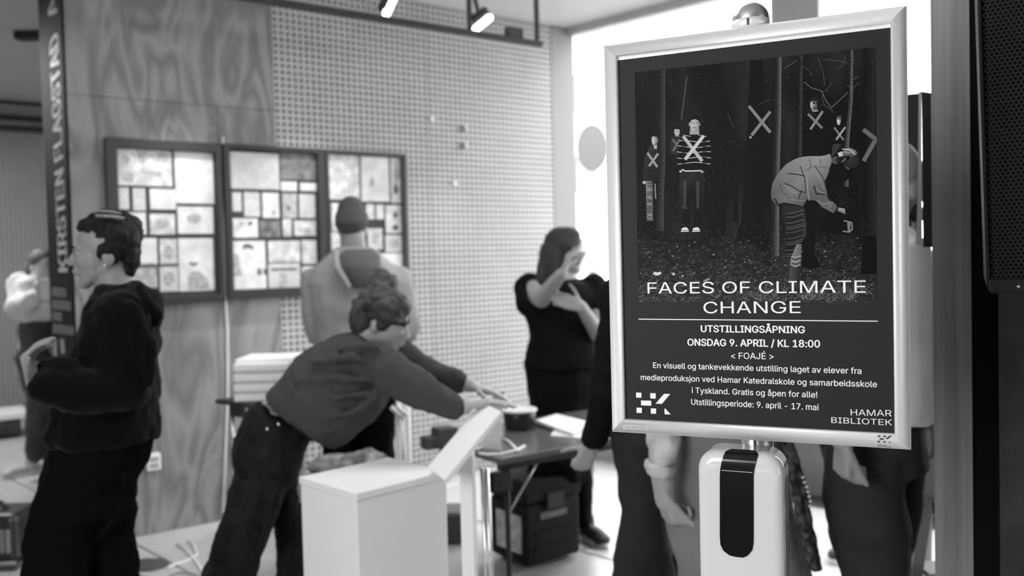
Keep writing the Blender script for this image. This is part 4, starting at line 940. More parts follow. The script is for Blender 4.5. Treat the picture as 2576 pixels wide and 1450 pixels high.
# white tubular easel behind the leaning woman
es = thing('easel', at(1005, 1300, 4.1), 'white tubular easel standing behind the leaning woman against the perforated wall', 'easel'); es.location.z = 0
for x in (1000, 1024):
    p = at(x, 968, 4.1); tube('leg', [p, Vector((at(x + 8, 1200, 4.1).x, 4.1, 0))], .010, M_white, es)
p, q = at(984, 1024, 4.08), at(1018, 1056, 4.08); tube('cross_bar', [p, q], .012, M_white, es); tube('cross_bar', [at(998, 1022, 4.08), at(1024, 1046, 4.08)], .009, M_white, es); tube('rear_leg', [at(1004, 985, 4.1), Vector((es.location.x, 4.5, 0))], .009, M_white, es)
# toolbox with bag on top
k0 = ground(1326, 1441); gk = Vector((.80, .60, 0)); hk = Vector((-.60, .80, 0))
KM = Matrix(((gk.x, hk.x, 0, k0.x), (gk.y, hk.y, 0, k0.y), (0, 0, 1, 0), (0, 0, 0, 1)))
zk = (656 - 1219) * -1; zk = 1.5 - (1219 - 655) / F * k0.y; kw = hitdir(Vector((k0.x, k0.y, .2)), gk, 1460); kd = hitdir(Vector((k0.x, k0.y, .2)), hk, 1232)
print('toolbox', kw, kd, zk)
tk = thing('tool_chest', None, 'large black wheeled tool chest on the floor under the work table', 'toolbox', mw=KM)
M_tool = mat('moulded_black_plastic', .010, .6, spec=.2, bump=.15, bs=60)
box('tub', (0, 0, .02), (kw, kd, zk * .74), M_tool, tk, True, .02, seg=3); box('lid', (-.008, -.008, zk * .745), (kw + .008, kd + .008, zk), M_tool, tk, True, .02, seg=3)
for z in (.09, .16): box('moulded_rib', (.05, -.008, z), (kw - .05, .002, z + .02), M_tool, tk, True, .003)
box('latch', (kw * .35, -.022, zk * .66), (kw * .65, -.006, zk * .84), M_black, tk, True, .004)
box('name_badge', (kw * .24, -.007, zk * .545), (kw * .74, .0, zk * .625), mat('worn_badge', .09, .5), tk, True)
lettering('STANLEY', kw * .27, zk * .56, kw * .71, zk * .56, zk * .05, tk, mat('badge_letters', .4, .5), .05, M=lambda u, v: Vector((u, -.0078, v)))
box('paper_label', (-.006, kd * .12, zk * .18), (.002, kd * .78, zk * .60), mat('printed_label', .5, .6, noise_s=18, noise_a=.5), tk, True)
for x in (.06, kw - .06): 
    bm = bmesh.new(); add_cone(bm, (x - .02, kd * .8, .03), .03, (x + .02, kd * .8, .03), .03, 20); bmobj('wheel', bm, M_black, tk, True)
bg = thing('black_bag', Vector((k0.x + .1, k0.y + .2, zk)), 'soft black bag lying on top of the tool chest under the table', 'bag')
solid('bag_body', [('t', [(1322, 1195, 1330, 1217, 4.38, .03), (1335, 1150, 1345, 1218, 4.38, .10), (1390, 1142, 1395, 1217, 4.4, .12), (1440, 1146, 1446, 1216, 4.42, .12), (1470, 1165, 1474, 1213, 4.44, .05)])], M_blackm, bg, .012, 4, .02, .12)
# small black case on the floor behind the plinth
c = ground(1150, 1372); cs = thing('small_case', (c.x, c.y, 0), 'small black case on the bright floor between plinth and reading stand', 'case')
box('case_body', (c.x - .12, c.y, .002), (c.x + .08, c.y + .18, .15), M_blackp, cs, bev=.01); box('case_lid', (c.x - .122, c.y - .002, .152), (c.x + .082, c.y + .182, .175), mat('case_grey', .12, .4), cs, bev=.004)
# stool with patterned cloth bag behind the plinth
sc_ = at(880, 1190, 3.95); st_ = thing('stool', (sc_.x, 4.05, 0), 'low black stool behind the plinth carrying a patterned cloth bag', 'stool')
zs_ = at(880, 1196, 4.0).z
box('seat', (sc_.x - .21, 3.86, zs_ - .03), (sc_.x + .22, 4.22, zs_), M_black, st_, bev=.006)
for dx in (-.18, .19):
    for y in (3.89, 4.19): tube('leg', [(sc_.x + dx, y, zs_ - .03), (sc_.x + dx, y, 0)], .014, M_black, st_)
cbg = thing('patterned_bag', (sc_.x, 3.95, zs_), 'crumpled grey patterned cloth bag lying on the stool behind the plinth', 'bag')
solid('bag_cloth', [('t', [(776, 1168, 778, 1186, 3.95, .03), (800, 1152, 802, 1192, 3.95, .08), (850, 1146, 852, 1194, 3.95, .10), (895, 1140, 895, 1195, 3.95, .10), (925, 1132, 926, 1195, 3.95, .11), (960, 1138, 960, 1195, 3.95, .08), (984, 1158, 984, 1186, 3.95, .03)])], mat('patterned_cloth', .22, .8, noise_s=16, noise_a=1.1), cbg, .01, 3, .03, .07)
# side table with white drawer unit near the wall
sz = at(620, 1004, 4.75).z; c0 = at(541, 1001, 4.75)
sd_ = thing('side_table', (c0.x, c0.y, 0), 'small black side table against the plywood wall holding a white drawer unit', 'table')
ST = Matrix(((.79, .61, 0), (-.61, .79, 0), (0, 0, 1)))
def stb(name, lo, hi, m, par, bev=0):
    bm = bmesh.new(); lo, hi = Vector(lo), Vector(hi); c = ST @ ((lo + hi) / 2) + Vector((c0.x, c0.y, 0)); h = (hi - lo) / 2
    add_box(bm, c, ST @ Vector((h.x, 0, 0)), ST @ Vector((0, h.y, 0)), Vector((0, 0, h.z)), bev, 2); return bmobj(name, bm, m, par)
stb('tabletop', (0, 0, sz - .022), (.60, .34, sz), M_black, sd_, .003)
stb('bracket', (.10, .02, sz - .085), (.20, .05, sz - .0225), M_black, sd_)
for x in (.10, .52):
    for y in (.035, .30):
        p = ST @ Vector((x, y, 0)) + Vector((c0.x, c0.y, 0)); tube('leg', [p + Vector((0, 0, sz - .03)), p], .012, M_chrome, sd_)
ux0, ux1, uy = at(590, 950, 4.66).x, at(703, 950, 4.66).x, 4.66
du = thing('drawer_unit', ((ux0 + ux1) / 2 + .05, uy + .15, sz), 'white four tier drawer unit on the black side table', 'drawer unit')
uh = at(620, 905, uy).z - sz; ux1 = ux0 + .30
box('case', (ux0 + .003, uy + .006, sz + .001), (ux1, uy + .30, sz + uh), M_white, du, bev=.003)
for k in range(4):
    z0 = sz + .004 + k * (uh - .01) / 4; box('drawer', (ux0 + .004, uy - .03, z0), (ux1 - .004, uy + .005, z0 + (uh - .01) / 4 * .70), M_whitem, du, bev=.003)
# bench at the far wall
c = at(40, 1035, 7.9); bn = thing('low_bench', (c.x, c.y, 0), 'low pale bench at the far left in front of the perforated wall', 'bench')
zb_ = c.z; p = c
bm = bmesh.new(); add_box(bm, (c.x - .85, c.y - .45, zb_ - .03), d1 * 1.05, te * .22, (0, 0, .03), .008, 1); bmobj('seat_board', bm, M_white, bn)
bm = bmesh.new(); add_box(bm, (c.x - .87, c.y - .40, (zb_ - .10) / 2 + .02), d1 * .98, te * .17, (0, 0, (zb_ - .10) / 2 - .0), .01, 1); bmobj('dark_base', bm, mat('dark_base', .08, .6, noise_s=8, noise_a=.6), bn)
# black equipment case, lower left
c = ground(-10, 1437); c = at(0, 1437, 4.0); c = ground(20, 1432)
ec = thing('equipment_case', (c.x - .05, c.y, 0), 'black equipment case with pale clasps at the lower left edge', 'case')
zt2 = 1.5 - (1300 - 687) / F * c.y
box('case_body', (c.x - .42, c.y - .02, .035), (c.x + .055, c.y + .25, zt2), M_blackp, ec, bev=.03, seg=3)
box('foot_strip', (c.x - .42, c.y - .035, .0), (c.x + .06, c.y + .25, .033), mat('case_base', .05, .5), ec, bev=.004)
box('pale_trim', (c.x - .42, c.y - .042, .034), (c.x + .055, c.y - .022, .046), mat('pale_trim', .35, .5), ec)
for x in (.005, .032): box('clasp', (c.x + x - .02, c.y - .038, .09), (c.x + x, c.y - .021, zt2 - .07), mat('grey_clasp', .2, .4), ec, bev=.004)
tube('handle', [(c.x - .25, c.y + .1, zt2 - .01), (c.x - .24, c.y + .1, zt2 + .035), (c.x - .08, c.y + .1, zt2 + .035), (c.x - .04, c.y + .1, zt2 - .01)], .013, M_black, ec)
# tangle on the floor
def gp(px, py, h=.006): q = ground(px, py, h); return q
meta(tube('floor_cable', [gp(445, 1368), gp(470, 1385), gp(490, 1408), gp(505, 1430), gp(515, 1452)], .006, M_white), 'pale flat cable on the floor, left strand of the tangle below the socket', 'cable', 'pale cables on the floor')
meta(tube('floor_cable', [gp(474, 1360), gp(488, 1372), gp(496, 1396), gp(470, 1412), gp(430, 1424), gp(425, 1430)], .006, M_white), 'pale cable bent sharply on the floor, right strand of the tangle', 'cable', 'pale cables on the floor')
meta(tube('floor_cable', [gp(350, 1420), gp(345, 1445), gp(400, 1462), gp(450, 1440), gp(490, 1446)], .005, mat('grey_cable', .3, .5)), 'grey cable coiled on the floor beside the dark pouch', 'cable', 'pale cables on the floor')
dp = thing('tool_pouch', gp(375, 1435, 0), 'flat dark pouch lying on the floor below the wall socket', 'pouch')
solid('pouch_body', [('t', [(336, 1412, 336, 1445, 4.36, .05), (350, 1410, 350, 1442, 4.38, .09), (400, 1412, 400, 1440, 4.38, .09), (425, 1422, 428, 1438, 4.38, .05)])], mat('dark_pouch', .05, .7), dp, .01, 3)
# ------------------------------------------------------------------ people
def V3(*a): return Vector(a)
def head_prims(c, f, up, H, jaw=1.0):
    c = Vector(c); f = Vector(f).normalized(); l = Vector(up).cross(f).normalized(); u = f.cross(l).normalized()
    P = lambda x, y, z: c + (f * x + l * y + u * z) * H
    E_ = lambda x, y, z, a, b, d, seg=16: ('e', P(x, y, z), f * a * H, l * b * H, u * d * H, seg)
    pr = [E_(-.08, 0, .14, .42, .32, .35, 24), E_(.10, 0, -.04, .27, .26, .38, 20), E_(.10, 0, -.25, .24 * jaw, .22 * jaw, .17), E_(.275, 0, -.40, .095, .10, .085), E_(.20, 0, -.34, .14, .17, .10),
          E_(.285, 0, .10, .09, .20, .055), E_(.23, .13, -.07, .12, .085, .10), E_(.23, -.13, -.07, .12, .085, .10),
          ('c', P(.345, 0, .06), .028 * H, P(.435, 0, -.10), .048 * H), E_(.40, .04, -.115, .05, .035, .035), E_(.40, -.04, -.115, .05, .035, .035),
          E_(.375, 0, -.215, .045, .085, .026), E_(.365, 0, -.262, .042, .075, .026),
          E_(-.09, .29, -.07, .085, .045, .13), E_(-.09, -.29, -.07, .085, .045, .13), E_(-.04, 0, -.20, .24, .25, .20)]
    return pr, P, (f, l, u)
def eyes(P, ax, H, parent):
    f, l, u = ax
    for s_ in (1, -1):
        bm = bmesh.new(); add_ell(bm, P(.295, .14 * s_, .02), f * .05 * H, l * .055 * H, u * .022 * H, 12); bmobj('eye', bm, mat('eye_white', .35, .2), parent, smooth=True)
        bm = bmesh.new(); add_ell(bm, P(.337, .145 * s_, .022), f * .016 * H, l * .022 * H, u * .020 * H, 10); bmobj('iris', bm, M_black, parent, smooth=True)
        bm = bmesh.new(); add_tube(bm, [P(.365, .055 * s_, .105), P(.370, .12 * s_, .125), P(.33, .19 * s_, .11)], [.010 * H, .014 * H, .007 * H], 6); bmobj('eyebrow', bm, M_hair, parent, smooth=True)
def hand(wr, fd, pn, td, curl=(25, 35, 25), s=1.0, tb=.25, relax=False):
    wr = Vector(wr); x = Vector(fd).normalized(); t = Vector(td); t = (t - x * t.dot(x)).normalized(); n = Vector(pn); n = (n - x * n.dot(x) - t * n.dot(t)).normalized(); pr = []
    for off, kl, segs in ((.030, .088, (.042, .025, .020)), (.010, .092, (.046, .029, .021)), (-.011, .088, (.042, .027, .020)), (-.030, .080, (.032, .020, .018))):
        k = wr + (x * kl + t * off) * s; pr.append(('c', wr + t * off * .55 * s, .015 * s, k, .0115 * s)); d = x; p = k; r = .0092 * s
        for L, c in zip(segs, curl):
            d = (Matrix.Rotation(math.radians(c), 3, x.cross(n)) @ d); q = p + d * L * s; pr.append(('c', p, r, q, r * .9)); p = q; r *= .9
    b = wr + (x * .022 + t * .028) * s; d = ((x * .9 + t * .22 + n * .45) if relax else (x * .55 + t * .75 + n * tb)).normalized(); p = b; r = .0115 * s
    for L, mixv in ((.045, 0), (.032, .3), (.025, .5)):
        d = (d + x * mixv * .6 + n * mixv * .4).normalized(); q = p + d * L * s; pr.append(('c', p, r, q, r * .88)); p = q; r *= .88
    return pr
def shoe(name, heel, toe, m, parent, s=1.0, sole=None):
    heel, toe = Vector(heel), Vector(toe); d = (toe - heel).normalized(); L = (toe - heel).length; z = Vector((0, 0, 1)); sd_ = d.cross(z).normalized()
    o = solid(name, [('e', heel + d * .05 + z * .05, d * .055, sd_ * .040, z * .055), ('e', heel + d * L * .55 + z * .040, d * L * .45, sd_ * .043, z * .042), ('e', heel + d * L * .82 + z * .032, d * L * .2, sd_ * .047, z * .034), ('c', heel + d * .06 + z * .06, .040, heel + d * .05 + z * .10, .042)], m, parent, .007, 3)
    bm = bmesh.new(); add_loft(bm, [(heel + d * L * .5 + z * h, d * L * .54, sd_ * .048) for h in (.002, .022)], 24); bmobj('sole', bm, sole or M_white, o if False else parent, smooth=False)
    return o
def base(px, py, Y): p = at(px, py, Y); return Vector((p.x, p.y, 0))
M_hood = mat('black_fleece', .004, .9, spec=.02, bump=.25, bs=150); M_hood.node_tree.nodes['Principled BSDF'].inputs['Sheen Weight'].default_value = .06; M_jeanb = mat('black_denim', .004, .85, spec=.03, bump=.3, bs=120)
Y1 = 2.8; A1 = lambda x, y, dy=0: at(x, y, Y1 + dy)
# --- woman in the black hoodie, left
p1 = thing('person', base(235, 1300, Y1), 'woman in black hoodie and dark jeans in profile facing left, hair clipped up', 'person')
H = .228; hp, P, ax = head_prims(A1(260, 638), (-.94, -.30, -.05), (.03, 0, 1), H)
el1, wr1 = A1(330, 985, -.12), A1(98, 985, -.28)
bp = hp + [('c', P(-.10, 0, -.22), .050, A1(290, 752), .056), ('c', A1(305, 850), .10, A1(260, 1060), .11), ('c', A1(305, 810, -.11), .05, el1, .045), ('c', el1, .045, wr1, .03), ('c', A1(325, 800, .12), .05, A1(330, 1000, .18), .045),
          ('c', A1(210, 1150, 0), .075, A1(150, 1420, -.05), .06), ('c', A1(150, 1420, -.05), .055, A1(155, 1790, .0), .04), ('c', A1(262, 1150, .03), .06, A1(288, 1420, .1), .036), ('c', A1(288, 1420, .1), .036, A1(328, 1790, .1), .04)]
hw1 = A1(84, 968, -.28)
bp += hand(hw1, (-.15, -.05, 1), (1, 0, .2), (.2, -1, .1), (55, 20, 10), .95)
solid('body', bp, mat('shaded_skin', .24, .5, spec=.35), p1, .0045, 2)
eyes(P, ax, H, p1)
E_ = lambda x, y, z, a, b, d: ('e', P(x, y, z), ax[0] * a * H, ax[1] * b * H, ax[2] * d * H, 18)
hr = [E_(-.16, 0, .20, .38, .345, .335), E_(.0, 0, .33, .28, .27, .20), E_(-.12, .20, .10, .20, .15, .25), E_(-.12, -.20, .10, .20, .15, .25), E_(-.36, 0, .0, .14, .22, .25), E_(-.0, .285, .06, .045, .05, .14),
      E_(.16, .05, .43, .12, .14, .08), E_(.05, .0, .50, .13, .16, .09), E_(-.10, .03, .52, .14, .17, .10), E_(-.26, 0, .47, .17, .18, .12), E_(-.42, .02, .38, .12, .14, .11), E_(-.48, 0, .28, .08, .10, .09), E_(.24, .0, .36, .07, .16, .05), E_(-.34, 0, -.12, .13, .22, .20), E_(-.30, 0, -.26, .10, .17, .12)]
solid('hair', hr, M_hair, p1, .008, 2, .018, .025)
bm = bmesh.new(); add_tube(bm, [P(.02, .24, .52), P(-.16, .26, .50), P(-.34, .24, .46)], .022 * H, 8); add_tube(bm, [P(-.0, .22, .585), P(-.14, .23, .57), P(-.30, .21, .53)], .016 * H, 8); bmobj('hair_clip', bm, mat('clip_plastic', .22, .2), p1, smooth=True)
bm = bmesh.new(); add_ell(bm, P(-.05, .34, -.17), ax[0] * .018 * H, ax[1] * .018 * H, ax[2] * .018 * H, 10); bmobj('earring', bm, M_chrome, p1, smooth=True)
ho = [('t', [(252, 716, 352, 708, Y1, .085), (250, 730, 362, 722, Y1, .10), (242, 742, 372, 735, Y1, .10), (232, 780, 382, 790, Y1, .17), (216, 850, 384, 860, Y1, .20), (190, 930, 384, 930, Y1, .19), (150, 1020, 390, 1020, Y1, .18), (118, 1090, 394, 1070, Y1, .18), (128, 1112, 388, 1110, Y1, .17)]),
      ('t', [(270, 712, 345, 706, Y1, .07), (262, 742, 392, 742, Y1, .13), (300, 775, 402, 772, Y1, .13), (330, 806, 404, 800, Y1, .11), (356, 832, 388, 830, Y1, .06)]),
      ('c', A1(300, 800, -.12), .085, A1(318, 965, -.16), .075), ('c', A1(318, 975, -.16), .075, A1(180, 990, -.25), .062), ('c', A1(180, 990, -.25), .06, A1(112, 975, -.28), .05), ('e', A1(150, 960, -.22), V3(.08, 0, 0), V3(0, .06, 0), V3(0, 0, .08), 14),
      ('c', A1(335, 790, .14), .085, A1(345, 1000, .2), .07), ('c', A1(345, 1000, .2), .07, A1(250, 1040, .1), .055)]
for a, b, c_ in (((300, 760), (345, 850), (352, 930)), ((330, 770), (372, 860), (378, 960)), ((285, 790), (300, 860), (318, 900))):
    ho += chain([A1(*a, -.17), A1(*b, -.19), A1(*c_, -.19)], (.018, .024, .018))
solid('hoodie', ho, M_hood, p1, .009, 4, .03, .09)
hl = chain([A1(352, 722, -.12), A1(372, 760, -.15), A1(396, 790, -.10), A1(392, 812, -.06)], (.014, .018, .02, .016))
solid('hood_edge', hl, M_hood, p1, .007, 3)
je = [('t', [(140, 1090, 385, 1090, Y1, .15), (124, 1165, 366, 1160, Y1, .16), (102, 1236, 336, 1215, Y1, .16), (84, 1300, 332, 1290, Y1, .15)]),
      ('t', [(84, 1290, 240, 1290, Y1 - .05, .11), (62, 1374, 230, 1360, Y1 - .05, .10), (60, 1460, 215, 1460, Y1 - .05, .09), (80, 1620, 215, 1620, Y1, .09), (90, 1770, 220, 1770, Y1, .09)]),
      ('t', [(210, 1270, 332, 1270, Y1 + .08, .11), (230, 1340, 328, 1340, Y1 + .1, .10), (248, 1460, 342, 1460, Y1 + .1, .09), (265, 1620, 385, 1620, Y1 + .1, .09), (265, 1770, 395, 1770, Y1 + .1, .09)])]
je += chain([A1(318, 1190, -.13), A1(298, 1290, -.14), A1(252, 1350, -.15)], (.012, .014, .01))
solid('jeans', je, M_jeanb, p1, .010, 3, .03, .08)
for x, dy in ((150, 0), (328, .1)): h_ = base(x + 25, 1800, Y1 + dy); shoe('shoe', h_, h_ + V3(-.25, -.04, 0), M_blackp, p1)
# --- far woman in white sweater
Y2 = 6.25; A2 = lambda x, y, dy=0: at(x, y, Y2 + dy)
p2 = thing('person', base(92, 1000, Y2), 'woman in pale sweater looking down at her phone, beyond the vertical sign', 'person')
H = .225; hp, P, ax = head_prims(A2(107, 673), (.75, -.55, -.35), (.2, 0, 1), H)
we, ww, w2 = A2(45, 775, -.1), A2(100, 742, -.3), A2(122, 745, -.25)
solid('body', hp + [('c', P(-.1, 0, -.25), .05, A2(88, 720), .06), ('c', A2(88, 740), .11, A2(92, 900), .12), ('c', we, .035, ww, .025), ('c', A2(125, 780, -.05), .035, w2, .025), ('c', A2(75, 920, 0), .08, A2(98, 1030, .02), .06), ('c', A2(98, 1030, .02), .055, A2(78, 1165), .04), ('c', A2(112, 920, .05), .08, A2(118, 1050, .1), .06), ('c', A2(118, 1050, .1), .05, A2(130, 1175, .15), .04)]
      + hand(ww, (.6, -.5, .4), (.3, .6, .8), (0, -.5, 1), (30, 40, 30)) + hand(w2, (-.3, -.7, .3), (-.3, .6, .8), (-.6, 0, .8), (30, 40, 30)), mat('fair_skin', .5, .5), p2, .008, 3)
E_ = lambda x, y, z, a, b, d: ('e', P(x, y, z), ax[0] * a * H, ax[1] * b * H, ax[2] * d * H, 16)
solid('hair', [E_(-.14, 0, .2, .42, .38, .36), E_(-.35, 0, -.2, .25, .33, .5), E_(-.1, .3, -.15, .18, .1, .45), E_(-.25, -.1, -.6, .22, .3, .35)], mat('light_brown_hair', .09, .6, bump=.8, bs=50), p2, .012, 3)
solid('sweater', [('t', [(70, 692, 112, 692, Y2, .08), (52, 708, 128, 706, Y2, .14), (46, 740, 138, 740, Y2, .17), (52, 790, 134, 790, Y2, .17), (56, 812, 133, 808, Y2, .16)]), ('c', A2(52, 715), .085, we, .08), ('c', we, .08, A2(88, 750, -.27), .055), ('c', A2(135, 720, .05), .075, A2(132, 782, -.02), .075), ('c', A2(132, 782, -.05), .07, A2(122, 755, -.2), .05)], mat('pale_knit', .66, .9, bump=.4, bs=50), p2, .014, 4, .04, .1)
solid('trousers', [('t', [(57, 805, 131, 803, Y2, .16), (58, 850, 132, 850, Y2, .17), (66, 905, 132, 905, Y2, .15)]), ('c', A2(84, 900), .12, A2(98, 1000), .085), ('c', A2(98, 1000), .085, A2(86, 1145), .06), ('c', A2(114, 900, .06), .11, A2(118, 1050, .1), .08), ('c', A2(118, 1050, .1), .08, A2(130, 1150, .15), .065)], mat('dark_blue_denim', .05, .7, noise_s=5, noise_a=.5), p2, .014, 4, .03, .1)
h_ = ground(96, 1190); shoe('shoe', h_, h_ + V3(-.16, -.20, 0), mat('pale_sneaker', .45, .6), p2); h_ = ground(140, 1180); shoe('shoe', h_, h_ + V3(-.16, -.2, 0), mat('pale_sneaker', .45), p2)
pm = A2(118, 728, -.42); ph_ = meta(box('phone', (pm.x - .04, pm.y - .005, pm.z - .07), (pm.x + .04, pm.y + .005, pm.z + .07), mat('phone_case', .75, .3), None, bev=.003), 'bright phone held in front of the woman in the pale sweater', 'phone')
bgk = thing('shoulder_bag', A2(125, 890, .3), 'black bag hanging beside the woman in the pale sweater', 'bag')
solid('bag_body', [('t', [(112, 795, 140, 795, 6.7, .05), (98, 830, 150, 830, 6.7, .12), (98, 900, 152, 900, 6.7, .12), (104, 925, 148, 925, 6.7, .1)])], M_blackm, bgk, .015, 4)
# --- person in beanie seen from behind
Y3 = 4.55; A3 = lambda x, y, dy=0: at(x, y, Y3 + dy)
p3_ = thing('person', base(900, 1300, Y3), 'person in grey hoodie and dark beanie seen from behind, looking at the display frames', 'person')
H = .23; hp, P, ax = head_prims(A3(887, 572), (-.1, .98, -.05), (-.05, .02, 1), H)
solid('body', hp + [('c', P(-.14, 0, -.2), .06, A3(893, 660), .07), ('c', A3(895, 770), .11, A3(905, 900), .12), ('c', A3(790, 710), .055, A3(800, 830), .045), ('c', A3(800, 830), .04, A3(840, 890, .22), .03), ('c', A3(1000, 715), .055, A3(1028, 830), .045), ('c', A3(1028, 830), .04, A3(985, 900, .2), .03),
      ('c', A3(850, 950), .09, A3(850, 1160), .07), ('c', A3(850, 1160), .06, A3(845, 1345), .045), ('c', A3(945, 950), .09, A3(950, 1160), .07), ('c', A3(950, 1160), .06, A3(955, 1345), .045)]
      + hand(A3(840, 890, .22), (.3, .6, -.5), (.8, 0, .2), (0, .3, .8)) + hand(A3(985, 900, .2), (-.3, .6, -.5), (-.8, 0, .2), (0, .3, .8)), M_skin, p3_, .009, 3)
E_ = lambda x, y, z, a, b, d: ('e', P(x, y, z), ax[0] * a * H, ax[1] * b * H, ax[2] * d * H, 20)
solid('beanie', [E_(-.08, 0, .16, .47, .385, .38), E_(-.10, 0, .36, .36, .31, .34), E_(-.14, 0, .08, .44, .385, .22), E_(-.28, .02, -.04, .22, .28, .16)], mat('dark_knit', .07, .95, bump=.6, bs=90, stretch=(1, 1, .25)), p3_, .009, 4)
M_gh = mat('grey_fleece', .36, .95, spec=.1, bump=.2, bs=60)
solid('hoodie', [('e', A3(893, 648, -.02), V3(.11, 0, 0), V3(0, .11, 0), V3(.01, 0, .062), 18), ('t', [(850, 622, 938, 622, Y3, .10), (822, 646, 968, 650, Y3, .13), (785, 678, 1008, 674, Y3, .16), (768, 712, 1027, 706, Y3, .17), (780, 770, 1020, 768, Y3, .17), (792, 850, 1015, 850, Y3, .17), (806, 925, 1008, 925, Y3, .17)]),
      ('c', A3(792, 708), .075, A3(798, 835), .068), ('c', A3(798, 835), .066, A3(838, 880, .2), .05), ('c', A3(1003, 708), .08, A3(1024, 830), .07), ('c', A3(1024, 830), .068, A3(985, 890, .2), .05)], M_gh, p3_, .011, 5, .03, .14)
solid('hood', [('t', [(868, 628, 940, 626, Y3 - .11, .05), (848, 645, 957, 640, Y3 - .15, .07), (852, 672, 958, 668, Y3 - .17, .075), (872, 700, 952, 696, Y3 - .17, .065), (892, 726, 938, 722, Y3 - .17, .04)])], mat('dark_grey_lining', .12, .95), p3_, .009, 4)
solid('hood_lining', chain([A3(846, 636, -.16), A3(850, 672, -.20), A3(880, 722, -.215)], (.018, .020, .012)), mat('pale_lining', .42, .9), p3_, .008, 4)
solid('trousers', [('t', [(808, 910, 1005, 910, Y3, .16), (810, 980, 1000, 980, Y3, .17), (814, 1060, 994, 1060, Y3, .16)]), ('t', [(812, 1040, 905, 1040, Y3, .12), (815, 1200, 892, 1200, Y3, .10), (812, 1350, 880, 1350, Y3, .09)]), ('t', [(895, 1040, 995, 1040, Y3, .12), (905, 1200, 990, 1200, Y3, .10), (915, 1350, 990, 1350, Y3, .09)])], M_jeanb, p3_, .012, 4, .03, .1)
for x in (846, 952): h_ = base(x, 1380, Y3); shoe('shoe', h_ - V3(0, .06, 0), h_ + V3(0, .2, 0), M_blackp, p3_)
# --- leaning woman
Y4 = 3.15; A4 = lambda x, y, dy=0: at(x, y, Y4 + dy)
p4 = thing('person', base(660, 1300, Y4), 'woman in cropped dark sweater and jeans leaning far forward with outstretched arms', 'person')
H = .228; hp, P, ax = head_prims(A4(966, 812, -.02), (.90, .05, -.34), (.1, .1, 1), H)
wrA, wrB = A4(1170, 1022, -.22), A4(1185, 972, .12)
bp = hp + [('c', P(-.14, 0, -.22), .055, A4(905, 880), .065), ('c', A4(890, 920), .10, A4(800, 965), .10), ('c', A4(800, 965), .10, A4(728, 1022), .085), ('c', A4(728, 1022), .085, A4(700, 1060), .09), ('c', A4(960, 930, -.16), .055, A4(1060, 985, -.2), .042), ('c', A4(1060, 985, -.2), .042, wrA, .027),
           ('c', A4(990, 900, .16), .055, A4(1080, 940, .16), .042), ('c', A4(1080, 940, .16), .040, wrB, .026),
           ('c', A4(690, 1085, -.06), .085, A4(618, 1330, -.08), .06), ('c', A4(620, 1330, -.08), .06, A4(500, 1660, -.05), .045), ('c', A4(715, 1085, .07), .08, A4(735, 1350, .1), .05), ('c', A4(735, 1350, .1), .045, A4(740, 1680, .15), .045)]
bp += hand(wrA, (1, .1, .12), (0, .2, -1), (0, 1, 0), (12, 14, 10), .95) + hand(wrB, (1, .0, -.3), (0, 0, -1), (0, -1, 0), (10, 12, 10), .95)
solid('body', bp, M_skin, p4, .0065, 3)
eyes(P, ax, H, p4)
E_ = lambda x, y, z, a, b, d: ('e', P(x, y, z), ax[0] * a * H, ax[1] * b * H, ax[2] * d * H, 18)
hr = [E_(-.10, 0, .18, .43, .37, .37), E_(-.30, 0, .0, .26, .32, .34), E_(.02, 0, .36, .28, .28, .2), E_(.0, -.3, .06, .12, .08, .22), E_(.22, .0, .33, .12, .24, .12)]
rh = random.Random(9)
bun = A4(964, 718, .0)
for k in range(26):
    a, b = rh.uniform(0, 6.28), rh.uniform(-1.2, 1.5); hr.append(('s', bun + V3(math.cos(a) * math.cos(b), math.sin(a) * math.cos(b), math.sin(b)) * .045, rh.uniform(.016, .024)))
hr.append(('s', bun, .054))
for k in range(46):
    a, b = rh.uniform(0, 6.28), rh.uniform(-.3, 1.4); hr.append(('s', P(-.10 + .42 * math.cos(a) * math.cos(b), .36 * math.sin(a) * math.cos(b), .16 + .36 * math.sin(b)), rh.uniform(.010, .02)))
solid('hair', hr, M_hairb, p4, .007, 1, .012, .02)
sw = [('l', [((A4(*a, 0) + A4(*b, 0)) / 2, (A4(*b, 0) - A4(*a, 0)) / 2, V3(0, d, 0)) for a, b, d in (((676, 992), (770, 1046), .165), ((688, 968), (812, 1094), .19), ((715, 938), (850, 1128), .21), ((745, 900), (882, 1112), .22), ((790, 870), (925, 1072), .22), ((832, 848), (966, 1030), .21), ((872, 836), (986, 985), .20), ((905, 830), (1000, 945), .17), ((925, 838), (985, 905), .10))])]
sw += [('c', A4(940, 905, -.14), .072, A4(985, 938, -.19), .072), ('c', A4(985, 940, -.2), .074, A4(1062, 985, -.22), .066), ('c', A4(1062, 985, -.22), .062, A4(1140, 1024, -.22), .048), ('c', A4(960, 880, .15), .085, A4(1070, 935, .16), .06), ('c', A4(1070, 935, .16), .058, A4(1150, 960, .13), .045)]
for k, (a, b, c_) in enumerate((((745, 960), (860, 950), (1000, 960)), ((735, 990), (850, 1000), (960, 985)), ((790, 910), (880, 900), (960, 915)), ((800, 1060), (880, 1040), (950, 1000)), ((850, 880), (930, 868), (975, 895)))):
    sw += chain([A4(*a, -.18), A4(*b, -.222), A4(*c_, -.205)], (.010, .014, .010))
solid('sweater', sw, mat('dark_grey_knit', .052, .95, spec=.15, bump=.4, bs=120), p4, .0085, 4, .022, .07)
M_jean = mat('dark_denim', .012, .8, spec=.1, noise_s=9, noise_a=.5, bump=.35, bs=140)
